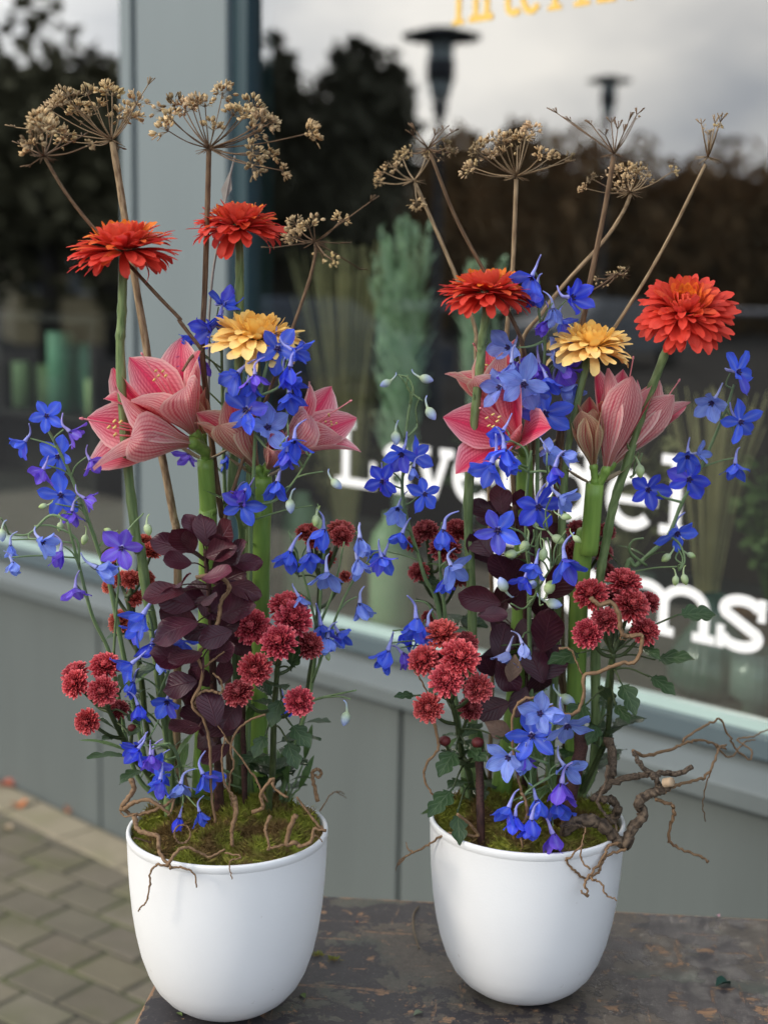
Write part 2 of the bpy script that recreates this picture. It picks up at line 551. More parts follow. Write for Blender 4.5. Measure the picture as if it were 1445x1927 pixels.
dB = Vector((-dA.y, dA.x, 0))
cnt = 0
for j in range(-14, 15):
    for i in range(-9, 10):
        p = anchor + dA * ((i + .5 + (0.5 if j % 2 else 0)) * PL) + dB * ((j - .5) * PW)
        w = wl_(p)
        if w.y > -0.155 or cnt > 290: continue
        q = p - Vector((0, 0, CAM_Z))
        zc = AX[2].dot(q)
        if zc < 0.2: continue
        sx, sy = CX + F * AX[0].dot(q) / zc, CY + F * AX[1].dot(q) / zc
        if sx < -320 or sx > 520 or sy > 2330: continue
        cnt += 1
        o = link('paver', pm[rnd.randrange(4)], pavement)
        o.matrix_basis = Matrix.Translation(p + Vector((0, 0, rnd.uniform(-.0008, .0008)))) @ Matrix.Rotation(ang + rnd.uniform(-.012, .012), 4, 'Z') @ Matrix.Rotation(rnd.uniform(-.008, .008), 4, 'X')
        s_ = rnd.uniform(.82, 1.12)
        o.color = (s_, s_ * rnd.uniform(.97, 1.02), s_ * rnd.uniform(.93, 1.03), 1)
# light edging stones along the wall
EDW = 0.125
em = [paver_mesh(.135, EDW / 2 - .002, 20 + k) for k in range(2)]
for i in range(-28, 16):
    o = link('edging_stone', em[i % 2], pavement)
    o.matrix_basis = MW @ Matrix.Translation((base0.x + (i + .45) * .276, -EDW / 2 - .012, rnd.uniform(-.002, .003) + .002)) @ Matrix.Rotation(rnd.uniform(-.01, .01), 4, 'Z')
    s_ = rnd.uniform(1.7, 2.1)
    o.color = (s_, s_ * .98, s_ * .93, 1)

# ------------------------------------------------------------------ shop front
front = empty('shop_front', WN * DW, 'grey painted shop front with large glass windows and panelled base', 'building')
LWI = MW.copy(); LWI.translation = Vector((0, 0, 0))
def wpart(name, mb, m, parent=None, smooth=False):
    return mb.obj(name, m, parent or front, LWI if not parent else None, smooth)
def wbox(u0, u1, z0, z1, d0, d1): return MB().box(u0, u1, d0, d1, z0, z1)
def paint(name, c, rough=0.5, streak=0.16):
    t = NT(name)
    mpp = t.new('Mapping'); tcx = t.new('TexCoord')
    mpp.inputs['Scale'].default_value = (7, 7, 0.8)
    t.l.new(tcx.outputs['Object'], mpp.inputs['Vector'])
    n = t.noise(1.0, 5, mpp.outputs['Vector'], 0.6)
    c_ = t.mix(n, tuple(x * (1 - streak) for x in c), tuple(x * (1 + streak) for x in c))
    sp = t.ramp(t.noise(38, 2, tcx.outputs['Object']), (0.76, 0.0), (0.80, 1.0))
    c_ = t.mix(t.math('MULTIPLY', sp, 0.45), c_, tuple(min(1, x * 2.0) for x in c))
    t.base(c_, rough, 0.4)
    return t.m
M_PANEL = paint('painted_panel', (0.106, 0.122, 0.118), 0.55, 0.22)
M_LEDGE = paint('painted_ledge', (0.116, 0.134, 0.134), 0.5, 0.15)
M_FRAME = paint('painted_frame', (0.085, 0.115, 0.128), 0.42, 0.08)
M_POST = paint('painted_post', (0.158, 0.189, 0.194), 0.42, 0.08)
M_GROOVE = paint('dark_gasket', (0.028, 0.045, 0.060), 0.5, 0.1)
M_BEAD = paint('glazing_bead', (0.40, 0.52, 0.48), 0.3, 0.08)
edges = [-6.6, -5.46, -4.32, -3.18, -2.042, -.902, .238, 1.378]
for a, b in zip(edges, edges[1:]):
    wpart('panel', wbox(a + .006, b - .006, -.06, .655, 0, .03), M_PANEL)
wpart('backing_board', wbox(-6.6, 1.4, -.06, .64, .034, .06), M_GROOVE)
led = MB()
pr = [(.01, .693), (-.045, .653), (-.05, .648), (-.05, .617), (-.044, .617), (-.004, .66)]
v = [(-6.6, y, z) for y, z in pr] + [(1.4, y, z) for y, z in pr]
n = len(pr)
led.add(v, [(i, (i + 1) % n, n + (i + 1) % n, n + i) for i in range(n)] + [tuple(range(n))[::-1], tuple(range(n, 2 * n))])
wpart('ledge', led, M_LEDGE)
wpart('bottom_rail', wbox(-6.6, 1.4, .701, .737, -.014, .08), M_FRAME)
for a, b in ((-6.6, -3.05), (-2.57, 1.4)):
    wpart('glazing_bead', wbox(a, b, .7375, .757, .018, .04), M_BEAD)
wpart('post', wbox(-2.968, -2.624, .7375, 3.3, -.01, .10), M_POST)
wpart('post_strip', wbox(-3.05, -3.004, .7375, 3.3, 0.0, .10), M_POST)
wpart('post_gasket', wbox(-3.0035, -2.9685, .7375, 3.3, .012, .09), M_GROOVE)
wpart('post_gasket', wbox(-2.6235, -2.571, .7375, 3.3, .008, .09), paint('teal_gasket', (0.018, 0.045, 0.055), 0.4, 0.1))
wpart('fascia', wbox(-6.6, 1.4, 3.3, 4.6, -.06, .1), M_FRAME)
wpart('end_wall', wbox(-8.6, -6.6, -.06, 4.6, -.02, .1), M_PANEL)
wpart('end_wall', wbox(1.4, 3.4, -.06, 4.6, -.02, .1), M_PANEL)

def m_glass():
    t = NT('window_glass')
    tr = t.new('BsdfTransparent'); tr.inputs['Color'].default_value = (.90, .94, .92, 1)
    gl = t.new('BsdfGlossy'); gl.inputs['Roughness'].default_value = 0.0; gl.inputs['Color'].default_value = (1, 1, 1, 1)
    g_ = t.new('NewGeometry')
    lw = t.new('LayerWeight', Blend=0.5)
    f = t.math('ADD', 0.235, t.math('MULTIPLY', t.math('POWER', lw.outputs['Facing'], 2.0), 0.6))
    f = t.math('MULTIPLY', f, t.math('SUBTRACT', 1.0, g_.outputs['Backfacing']), True)
    ms = t.new('MixShader')
    t.l.new(f, ms.inputs[0]); t.l.new(tr.outputs[0], ms.inputs[1]); t.l.new(gl.outputs[0], ms.inputs[2])
    t.l.new(ms.outputs[0], t.out.inputs['Surface'])
    return t.m
M_GLASS = m_glass()
def pane(u0, u1): return wpart('window_pane', wbox(u0, u1, .757, 3.3, .03, .036), M_GLASS)
pane_l = pane(-6.6, -3.05)
pane_r = pane(-2.571, 1.4)

# lettering on the right pane: slab letters drawn with strokes, in a cell 0..1 wide and baseline 0, x-height 1
def stroke(mb, pts, w, closed=False):
    pts = [Vector((p[0], p[1])) for p in pts]
    m = len(pts)
    L_, R_ = [], []
    for k in range(m):
        a = pts[(k - 1) % m] if (k or closed) else pts[k]
        b = pts[(k + 1) % m] if (k < m - 1 or closed) else pts[k]
        t = (b - a).normalized()
        nn = Vector((-t.y, t.x)) * (w[k] if hasattr(w, '__len__') else w) / 2
        L_.append(pts[k] + nn); R_.append(pts[k] - nn)
    return [(L_[k], L_[(k + 1) % m], R_[(k + 1) % m], R_[k]) for k in range(m if closed else m - 1)]
def arc(cx, cy, rx, ry, a0, a1, n=20):
    return [(cx + rx * math.cos(R(a0 + (a1 - a0) * i / n)), cy + ry * math.sin(R(a0 + (a1 - a0) * i / n))) for i in range(n + 1)]
def rect(x0, x1, y0, y1): return [((x0, y1), (x1, y1), (x1, y0), (x0, y0))]
def glyph(ch, wd, T=.21):                                  # wd = width in x-heights
    q, s = [], .17
    A = 1.36
    if ch == 'L':
        q += rect(.16 * wd, .16 * wd + T, 0, A) + rect(0, .16 * wd + T + .14, A - s, A) + rect(0, wd, 0, s) + rect(wd - s * .9, wd, s, .55)
    elif ch == 'l':
        x = wd / 2 - T / 2 + .03
        q += rect(x, x + T, 0, A) + rect(x - .2, x, A - s, A) + rect(x - .2, x + T + .17, 0, s)
    elif ch in 'oe':
        rx, ry, c = (wd - T) / 2, .5 - T / 2 + .02, wd / 2
        if ch == 'o': q += stroke(None, arc(c, .5, rx, ry, 0, 360, 36)[:-1], T, True)
        else:
            q += stroke(None, arc(c, .5, rx, ry, 0, 318, 34), T * .95) + rect(c - rx, c + rx + T * .45, .44, .57)
    elif ch == 'a':
        x = wd - T - .08
        q += rect(x, x + T, 0, .68) + stroke(None, arc(x + T / 2 - .27, .66, .27, .25, 0, 165, 16), T * .85) + rect(x + T, wd + .04, 0, s)
        q += stroke(None, arc(x - .13, .29, .24, .2, 0, 360, 28)[:-1], T * .8, True)
    elif ch == 'v':
        q += stroke(None, [(.16, .97), (wd / 2, .03)], T) + stroke(None, [(wd - .16, .97), (wd / 2, .03)], T * .8)
        q += rect(0, .42, 1 - s, 1) + rect(wd - .36, wd, 1 - s, 1)
    elif ch in 'nm':
        xs = [.13, wd - .13 - T] if ch == 'n' else [.13, wd / 2 - T / 2, wd - .13 - T]
        q += rect(0, .13, 1 - s, 1)
        for k, x in enumerate(xs):
            q += rect(x, x + T, 0, 1 if k == 0 else .62) + rect(x - .13, x, 0, s) + rect(x + T, x + T + .13, 0, s)
            if k:
                x0 = xs[k - 1] + T / 2
                c, rx = (x0 + x + T / 2) / 2, (x + T / 2 - x0) / 2
                q += stroke(None, arc(c, .6, rx, .31, 0, 180, 18), T * .9)
    elif ch == 'd':
        x = wd - T - .1
        q += rect(x, x + T, 0, A) + rect(x - .14, x, A - s, A) + rect(x + T, wd, 0, s)
        q += stroke(None, arc(x / 2 + T * .35, .5, x / 2 - T * .15, .5 - T / 2 + .02, 0, 360, 34)[:-1], T, True)
    elif ch == 's':
        c = wd / 2
        r = .5 * (wd - T) * .92
        p = arc(c, .735, r, .185, 10, 200, 16) + arc(c, .5, r * .8, .05, 190, 350, 3)[1:-1][:0] + arc(c, .265, r, .185, 20, -190, 18)
        q += stroke(None, p, T * .98) + rect(wd - .17, wd - .01, .58, .99) + rect(.01, .17, .0, .42)
    elif ch == 't':
        x = .22
        q += rect(0, x, 1 - s, 1) + rect(x, x + T, .25, 1.3) + rect(x + T, x + T + .25, 1 - s, 1) + stroke(None, arc(x + .3, .28, .3 - T / 2, .28 - T / 2, 180, 320, 14), T)
    elif ch == 'B':
        q += rect(.13, .13 + T, 0, A) + rect(0, .13, 0, s) + rect(0, .13, A - s, A)
        for cy_, ry in ((A * .74, A * .21), (A * .27, A * .24)): q += stroke(None, [(.13 + T, cy_ + ry)] + arc(wd * .52, cy_, wd * .48 - T / 2, ry, 90, -90, 16) + [(.13 + T, cy_ - ry)], T * .9)
    elif ch == 'I':
        q += rect(.12, .12 + T, 0, A) + rect(0, .24 + T, 0, s * .7) + rect(0, .24 + T, A - s * .7, A)
    elif ch == 'r':
        q += rect(.12, .12 + T, 0, 1) + rect(0, .24 + T, 0, s * .7) + rect(0, .12, 1 - s * .7, 1) + stroke(None, arc(.62, .55, .40, .36, 60, 170, 10), T * .9)
    elif ch == 'f':
        q += rect(.14, .14 + T, 0, 1.1) + rect(0, .3 + T, 0, s * .7) + rect(0, .14, 1 - s * .7, 1) + rect(.14 + T, .5, 1 - s * .7, 1) + stroke(None, arc(.45, 1.05, .2, .27, 20, 180, 10), T * .9)
    return q
def letter(ch, u0, u1, zb, xh, m, T=.21, dep=.0295):
    b = MB()
    wd = (u1 - u0) / xh
    th = .0008
    for k, quad in enumerate(glyph(ch, wd, T)):
        d1 = dep - th - k * .00001
        pts = [(u0 + p[0] * xh, zb + p[1] * xh) for p in quad]
        if sum(pts[i][0] * pts[(i + 1) % 4][1] - pts[(i + 1) % 4][0] * pts[i][1] for i in range(4)) < 0: pts = pts[::-1]
        v = [(x, dep, z) for x, z in pts] + [(x, d1, z) for x, z in pts]
        b.add(v, [(4, 5, 6, 7), (0, 1, 5, 4), (1, 2, 6, 5), (2, 3, 7, 6), (3, 0, 4, 7)])
    return wpart('letter', b, m, pane_r)
M_VINYL = plain('white_vinyl', (0.86, 0.86, 0.85), 0.45, 0.02, 20)
M_VYEL = plain('yellow_vinyl', (0.80, 0.50, 0.09), 0.45, 0.05, 20)
M_VTEAL = plain('teal_vinyl', (0.05, 0.50, 0.30), 0.4, 0.05, 20)
ZB1, XH1 = CAM_Z - .4385, .109
for ch, a, b in (('L', -2.285, -2.160), ('a', -2.150, -2.050), ('v', -2.046, -1.934), ('e', -1.936, -1.822), ('n', -1.818, -1.692), ('d', -1.688, -1.566), ('e', -1.548, -1.433), ('l', -1.428, -1.368)):
    letter(ch, a, b, ZB1, XH1, M_VINYL)
ZB2, XH2 = CAM_Z - .6275, .100
for ch, a, b in (('B', -1.832, -1.716), ('l', -1.712, -1.660), ('o', -1.654, -1.536), ('m', -1.520, -1.300), ('s', -1.298, -1.200)):
    letter(ch, a, b, ZB2, XH2, M_VINYL)
letter('t', -1.196, -1.128, ZB2, XH2, M_VINYL)
bt = MB(); bt.box(-1.182, -1.150, .0275, .0279, ZB2 - .002, ZB2 + .072)
tag(wpart('letter', bt, M_VTEAL, pane_r), 'teal lower stem of the last letter')
u = -1.967
for ch, wd in (('I', .032), ('n', .062), ('t', .042), ('e', .056), ('r', .048), ('f', .044), ('l', .032), ('o', .056), ('r', .048), ('a', .056)):
    letter(ch, u, u + wd, CAM_Z + .522, .078, M_VYEL, .17)
    u += wd + .012

# shop interior
M_ROOM = plain('shop_wall', (0.042, 0.032, 0.026), 0.9, 0.3, 1.5)
M_PLAT = plain('display_floor', (0.10, 0.095, 0.085), 0.7, 0.15, 4)
def setting(name, mb, m): return tag(mb.obj(name, m, None, MW, False), kind='structure')
setting('interior_wall', wbox(-8.6, 3.4, 0, 3.3, 4.2, 4.3), M_ROOM)
setting('interior_wall', wbox(-8.6, -8.5, 0, 3.3, .1, 4.2), M_ROOM)
setting('interior_wall', wbox(3.3, 3.4, 0, 3.3, .1, 4.2), M_ROOM)
setting('interior_ceiling', wbox(-8.6, 3.4, 3.3, 3.4, .1, 4.3), M_ROOM)
setting('interior_floor', wbox(-8.6, 3.4, -.05, 0.002, 1.3, 4.3), M_ROOM)
setting('display_floor', wbox(-8.5, 3.3, .60, .72, .06, 1.25), M_PLAT)
setting('display_floor', wbox(-8.5, 3.3, 0, .60, 1.2, 1.25), M_ROOM)
def inside(x, dep, z=.72):                                # a spot on the display floor under pixel column x
    r = ray(x, 1100)
    p = r * ((DW + dep) / WN.dot(r))
    return Vector((p.x, p.y, z))
M_GVASE = plain('pale_green_ceramic', (0.33, 0.46, 0.27), 0.35, 0.05, 8)
M_GLV = plain('dark_green_glass', (0.07, 0.14, 0.11), 0.12, 0.2, 6, 0.8)
M_GLV2 = plain('grey_green_glass', (0.22, 0.30, 0.26), 0.15, 0.15, 6, 0.8)
for x, dep, label in ((737, .16, 'pale green bottle vase behind the window between the two planters'), (566, .22, 'pale green bottle vase behind the window, half hidden by the left bouquet')):
    e = empty('vase', inside(x, dep), label, 'vase', 'pale green vases in the window')
    b = MB()
    h = .27
    b.lathe([(0, 0), (.046, 0), (.052, .012), (.052, h * .72), (.047, h * .82), (.030, h * .90), (.022, h * .94), (.022, h), (.016, h), (.016, h * .9)], 28)
    b.obj('body', M_GVASE, e)
def ribbed(x, dep, pr, m, label, z=.72):
    e = empty('ribbed_vase', inside(x, dep, z), label, 'vase', 'ribbed glass vases in the window')
    b = MB()
    n = 60
    v, f = [], []
    for r_, z_ in pr:
        for i in range(n):
            rr = r_ * (1 + .035 * math.cos(i * PI * 2 * 20 / n))
            v.append((rr * math.cos(2 * PI * i / n), rr * math.sin(2 * PI * i / n), z_))
    for j in range(len(pr) - 1):
        for i in range(n): f.append((j * n + i, j * n + (i + 1) % n, (j + 1) * n + (i + 1) % n, (j + 1) * n + i))
    b.add(v, f)
    b.obj('body', m, e)
ribbed(1345, .22, [(0, 0), (.06, .0), (.082, .03), (.085, .06), (.07, .10), (.04, .145), (.022, .17), (.024, .20)], M_GLV, 'round dark green ribbed vase below the white letter s')
ribbed(1432, .14, [(0, 0), (.020, 0), (.022, .03), (.046, .045), (.046, .13), (.044, .13)], M_GLV2, 'straight grey green ribbed vase at the right picture edge')
# plumes and dry grass
def plume(x, dep, ztop, zlow, wid, n, label, m, seed, lean=0.0, name='pampas_grass', thick=.0012, spread=.10):
    rg = random.Random(seed)
    p0 = inside(x, dep)
    e = empty(name, p0, label, 'dried grass', 'dried grasses in the window')
    b = MB()
    for k in range(n):
        a = rg.uniform(0, 2 * PI)
        top = Vector((math.cos(a) * spread * rg.random() + lean, math.sin(a) * spread * .5 * rg.random(), ztop - .72 - rg.random() * .25 * (ztop - zlow)))
        mid = top * .5 + Vector((0, 0, .1))
        b.tube(crom([(0, 0, 0.02), mid, top], 4), [thick] * 9, 4)
        if wid:
            base = zlow - .72
            for q in range(60):
                t = rg.random()
                zc = base + (top.z - base) * t
                c = Vector((top.x * zc / top.z, top.y * zc / top.z, zc))
                rr = wid * (math.sin(PI * min(1, .12 + t * .86)) ** .7) * rg.uniform(.3, 1)
                aa = rg.uniform(0, 2 * PI)
                tip = c + Vector((math.cos(aa) * rr, math.sin(aa) * rr, rr * 1.5))
                sdv = Vector((-math.sin(aa), math.cos(aa), .2)) * .006
                b.add([c - sdv, c + sdv, tip + sdv * .5, tip - sdv * .5], [(0, 1, 2, 3)])
    b.obj('stalks', m, e)
M_PAMPAS = plain('green_pampas', (0.68, 0.86, 0.62), 0.9, 0.2, 9)
M_DRYG = plain('dry_grass', (0.62, 0.53, 0.27), 0.9, 0.3, 12)
plume(750, .30, 1.68, 1.05, .055, 22, 'tall sage green pampas plume behind the window glass', M_PAMPAS, 1, 0.0, spread=.10)
plume(872, .40, 1.58, 1.28, .045, 12, 'short sage green pampas plume right of the tall one', M_PAMPAS, 2, .02, spread=.06)
plume(650, .25, 1.62, 1.0, 0, 110, 'bundle of dry straw grass left of the pampas plume', M_DRYG, 3, -.02, 'dry_grass', .0016, .15)
plume(1330, .30, 1.32, 1.0, 0, 60, 'thin dry grass rising above the round ribbed vase', M_DRYG, 4, 0, 'dry_grass', .0011, .12)
def shop_plant(x, dep, ztop, wid, n, label, leafm, potm, seed, hpot=.13):
    rg = random.Random(seed)
    e = empty('potted_plant', inside(x, dep), label, 'potted plant', 'potted plants in the window')
    MB().lathe([(0, 0), (.05, 0), (.065, hpot - .02), (.07, hpot - .02), (.07, hpot), (.06, hpot), (.058, hpot - .015), (0, hpot - .015)], 24).obj('pot', potm, e)
    b = MB()
    H = ztop - .72 - hpot
    for k in range(n):
        a = rg.uniform(0, 6.28); sp = wid * rg.uniform(.3, 1)
        tip = Vector((math.cos(a) * sp, math.sin(a) * sp, hpot + H * rg.uniform(.35, 1)))
        st_ = [Vector((0, 0, hpot - .02)), Vector((tip.x * .4, tip.y * .4, hpot + (tip.z - hpot) * .7)), tip]
        b.tube(crom(st_, 3), .0016, 4)
        for q in range(4):
            p = st_[1].lerp(tip, q / 3)
            d = Vector((rg.gauss(0, 1), rg.gauss(0, 1), rg.gauss(.2, .6))).normalized()
            sd_ = d.orthogonal().normalized()
            L_ = rg.uniform(.03, .055)
            b.add([p, p + d * L_ * .5 + sd_ * L_ * .28, p + d * L_, p + d * L_ * .5 - sd_ * L_ * .28], [(0, 1, 2, 3)])
    b.obj('foliage', leafm, e)
M_SPL = plain('shop_plant_leaf', (.16, .24, .08), .6, .35, 12)
M_SPO = plain('olive_shop_leaf', (.26, .24, .11), .7, .35, 12)
M_TERRA = plain('brown_pot', (.22, .12, .07), .7, .15, 8)
M_GPOT = plain('grey_green_pot', (.20, .26, .21), .5, .1, 8)
shop_plant(1446, .50, 1.17, .13, 34, 'green leafy potted plant at the right edge behind the glass', M_SPL, M_TERRA, 1)
shop_plant(1175, .55, 1.22, .14, 34, 'olive potted plant behind the glass under the letters e and l', M_SPO, M_GPOT, 2)
shop_plant(625, .60, 1.15, .14, 38, 'olive potted plant behind the glass at the foot of the straw bundle', M_SPO, M_GPOT, 3)
shop_plant(905, .75, 1.12, .13, 30, 'green potted plant behind the glass in the middle of the window', M_SPL, M_TERRA, 4)
# cabinet of candles in the left window
p0 = wall_px(130, 772, .85)
cab = empty('display_shelf', p0, 'dark shelf holding green candles behind the left window', 'shelf')
M_DARKW = plain('dark_shelf_wood', (0.030, 0.027, 0.025), 0.6, 0.2, 6)
LC = MW.copy(); LC.translation = Vector((0, 0, 0))
for nm, bx in (('shelf_board', (-.8, .42, -.16, .16, -.02, 0)), ('shelf_board', (-.8, .42, -.16, .16, .335, .36)), ('upright', (-.24, -.215, -.15, .15, 0, .335)), ('upright', (.36, .39, -.15, .15, 0, .335)), ('back_panel', (-.8, .42, .16, .175, -.6, .36)), ('upright', (-.76, -.735, -.15, .15, -.6, -.02)), ('upright', (.36, .39, -.15, .15, -.6, -.02))):
    MB().box(*bx).obj(nm, M_DARKW, cab, LC, False)
greens = [plain('green_candle_%s' % k, c, 0.5, 0.05, 10) for k, c in (('a', (0.34, 0.68, 0.22)), ('b', (0.24, 0.50, 0.34)), ('c', (0.52, 0.70, 0.34)))]
for k, (x, hgt, rad, mi, lb) in enumerate(((38, .13, .032, 2, 'short pale green candle at the left of the shelf'), (62, .21, .034, 0, 'tall bright green candle in the shelf corner'), (118, .22, .040, 1, 'tall dark green candle in the middle of the shelf'), (168, .19, .042, 1, 'wide dark green candle beside the tall dark one'), (186, .10, .036, 2, 'low olive candle in front of the wide dark one'), (90, .12, .032, 2, 'small pale candle next to the bright green one'))):
    q = wl_(p0)
    pp = wall_px(x, 772, .85 + (-.07 if k % 2 == 0 else .03))
    pp.z = p0.z + .001
    e = empty('candle', pp, lb, 'candle', 'green candles on the shelf')
    rad *= 1.3; hgt *= 1.35
    b = MB(); b.lathe([(0, 0), (rad, 0), (rad, hgt - .004), (rad - .004, hgt), (.004, hgt - .003), (0, hgt - .003)], 20)
    b.obj('wax', greens[mi], e)
    MB().tube([(0, 0, hgt - .004), (.001, 0, hgt + .006), (.003, 0, hgt + .012)], .0012, 5).obj('wick', M_BEE, e)

# ------------------------------------------------------------------ what the window reflects: street side
def vpos(x, dist, z):                                     # the real place whose mirror image stands in column x at that distance
    r = ray(x, 543); r = Vector((r.x, r.y, 0)) / AX[2].dot(r)
    p = mirror(Vector((r.x * dist, r.y * dist, 0)))
    return Vector((p.x, p.y, z))
def zat(y, dist): return CAM_Z + (543 - y) / F * dist
M_CROWN = plain('dark_foliage', (0.090, 0.084, 0.046), 0.8, 0.3, .8, c2=(0.028, 0.029, 0.017))
M_AUT = plain('autumn_foliage', (0.36, 0.20, 0.08), 0.8, 0.3, .6, c2=(0.08, 0.066, 0.034))
M_OLIVE = plain('olive_foliage', (0.13, 0.115, 0.055), 0.8, 0.3, .8, c2=(0.040, 0.042, 0.022))
M_TRUNK = plain('tree_bark', (0.05, 0.042, 0.035), 0.9, 0.3, 4)
def crown(mb, c, rx, rz, n, leaf, rg):
    for k in range(n):
        d = Vector((rg.gauss(0, 1), rg.gauss(0, 1), rg.gauss(0, 1))).normalized() * (rg.random() ** .4)
        p = Vector(c) + Vector((d.x * rx, d.y * rx, d.z * rz)) * (1 + .25 * math.sin(d.x * 5 + d.z * 7))
        a = Vector((rg.gauss(0, 1), rg.gauss(0, 1), rg.gauss(0, 1))).normalized() * leaf
        b_ = a.orthogonal().normalized() * leaf * .6
        mb.add([p - a, p + b_, p + a, p - b_], [(0, 1, 2, 3)])
def tree(x, dist, ytop, wpx, label, m, seed, bare=1.0):
    rg = random.Random(seed)
    base = vpos(x, dist, 0)
    H = zat(ytop, dist); rx = wpx / F * dist / 2
    e = empty('tree', base, label, 'tree', 'trees across the street')
    t = MB()
    t.tube([(0, 0, -.05), (.1, 0, H * .3), (0, .1, H * .8)], [.22, .16, .05], 8)
    for k in range(6):
        a = k * 1.05; h = H * (.3 + .08 * k)
        t.tube([(0.05, 0, h), (math.cos(a) * rx * .4, math.sin(a) * rx * .4, h + H * .12), (math.cos(a) * rx * .75, math.sin(a) * rx * .75, h + H * .2)], [.09, .06, .02], 5)
    t.obj('trunk', M_TRUNK, e)
    c = MB()
    zc = H * .58; rz = H - zc
    crown(c, (0, 0, zc), rx * .8, rz * .9, int(1300 * bare), .2 * dist / 25, rg)
    for k in range(7):
        a = rg.uniform(0, 2 * PI)
        crown(c, (math.cos(a) * rx * .6, math.sin(a) * rx * .6, zc + rg.uniform(-.6, .6) * rz), rx * .45, rz * .42, int(330 * bare), .2 * dist / 25, rg)
    c.obj('crown', m, e, None, False)
tree(515, 26, 112, 150, 'dark green tree mirrored at the left of the large window', M_CROWN, 5)
tree(670, 24, 112, 210, 'broad dark tree mirrored left of the street lamp', M_CROWN, 6)
tree(590, 30, 175, 190, 'lower dark tree mirrored between two taller ones', M_CROWN, 7)
tree(95, 24, 45, 330, 'loose olive tree mirrored in the left window', M_OLIVE, 8, .9)
tree(-60, 26, 10, 190, 'dark tall tree mirrored at the left picture edge', M_CROWN, 9)
tree(215, 30, 190, 130, 'thin olive tree mirrored beside the window post', M_OLIVE, 10, .8)
tree(860, 46, 262, 150, 'autumn tree mirrored behind the near street lamp', M_AUT, 12)
tree(950, 50, 250, 90, 'narrow autumn tree mirrored right of the near lamp', M_AUT, 13)
tw = MB()
rg = random.Random(3)
for k in range(34):
    x = 700 + k * 26
    p = vpos(x, 58 + rg.uniform(-4, 4), 0)
    hh = zat(300 + rg.uniform(-14, 16) + max(0, (x - 1000)) * .02, 58)
    crown(tw, (p.x, p.y, hh * .5), 2.2, hh * .52, 420, .42, rg)
tag(tw.obj('far_wood', M_AUT, None, None, False), 'far autumn wood along the mirrored street', 'wood', None, 'stuff')
M_LAMP = plain('dark_lamp_metal', (0.035, 0.038, 0.042), 0.45, 0.15, 8)
M_LGLASS = plain('lamp_glass', (0.45, 0.50, 0.48), 0.2, 0.05, 8)
def lamp(x, dist, ytop, label):
    e = empty('street_lamp', vpos(x, dist, 0), label, 'street lamp', 'street lamps mirrored in the window')
    H = zat(ytop, dist)
    MB().lathe([(.10, -.05), (.10, .5), (.055, .6), (.045, H - 1.05), (.07, H - 1.0), (.10, H - .85), (.03, H - .8), (0, H - .8)], 16).obj('pole', M_LAMP, e)
    MB().lathe([(0, H - .82), (.11, H - .8), (.16, H - .55), (.15, H - .12), (0, H - .11)], 16).obj('lamp_glass', M_LGLASS, e)
    MB().lathe([(.0, H - .62), (.17, H - .6), (.175, H - .35), (.0, H - .34)], 16).obj('lamp_collar', M_LAMP, e)
    MB().lathe([(0, H - .12), (.47, H - .1), (.48, H - .07), (.18, H + .02), (0, H + .04)], 28).obj('lamp_hood', M_LAMP, e)
lamp(820, 17.5, 74, 'nearer flat hooded street lamp mirrored large in the window')
lamp(1130, 31.5, 152, 'farther flat hooded street lamp mirrored small in the window')
# house, guard rail and parked cars across the street
def house(x, dist, ytop, wpx, label, hue):
    base = vpos(x, dist, 0); H = zat(ytop, dist); w = wpx / F * dist
    e = empty('house', base, label, 'house', 'houses mirrored in the window')
    d = (Vector((0, 0, 0)) - Vector((base.x, base.y, 0))).normalized()
    M = Matrix((Vector((0, 0, 1)).cross(d), -d, Vector((0, 0, 1)))).transposed().to_4x4()
    MB().box(-w / 2, w / 2, 0, 5, -.05, H * .72).obj('wall', plain('house_wall', hue, .8, .1, 2), e, M, False)
    r = MB()
    r.add([(-w / 2 - .3, -.3, H * .72), (w / 2 + .3, -.3, H * .72), (w / 2 + .3, 5.3, H * .72), (-w / 2 - .3, 5.3, H * .72), (-w / 2 - .3, 2.5, H), (w / 2 + .3, 2.5, H)],
          [(0, 1, 5, 4), (2, 3, 4, 5), (1, 2, 5), (3, 0, 4), (3, 2, 1, 0)])
    r.obj('roof', plain('house_roof', (.06, .05, .05), .8, .2, 2), e, M, False)
    k = max(2, int(w / 1.7))
    for i in range(k):
        xx = -w / 2 + (i + .5) * w / k
        f = MB().box(xx - .45, xx + .45, -.06, .02, H * .28, H * .6).obj('window', plain('window_frame', (.55, .55, .53), .6, .05, 2), e, M, False)
        MB().box(xx - .38, xx + .38, -.08, -.05, H * .3, H * .58).obj('pane', plain('house_glass', (.09, .11, .13), .15, .1, 2), f, None, False)
house(640, 34, 238, 170, 'grey house mirrored under the broad dark tree', (.24, .26, .28))
house(120, 36, 330, 180, 'pale yellow house mirrored in the left window', (.36, .29, .16))
rail = empty('guard_rail', vpos(700, 40, 0), 'pale guard rail along the far side of the street', 'guard rail')
ra, rb = vpos(-400, 40, 0), vpos(1700, 40, 0)
o0 = rail.location
MB().tube([ra - o0 + Vector((0, 0, 1.02)), rb - o0 + Vector((0, 0, 1.02))], .075, 8).obj('rail', plain('galvanised_rail', (.42, .40, .42), .5, .1, 2), rail)
for k in range(14):
    p = ra.lerp(rb, (k + .5) / 14) - o0
    MB().tube([p + Vector((0, 0, -.05)), p + Vector((0, 0, .98))], .05, 6).obj('post', M_LAMP, rail)
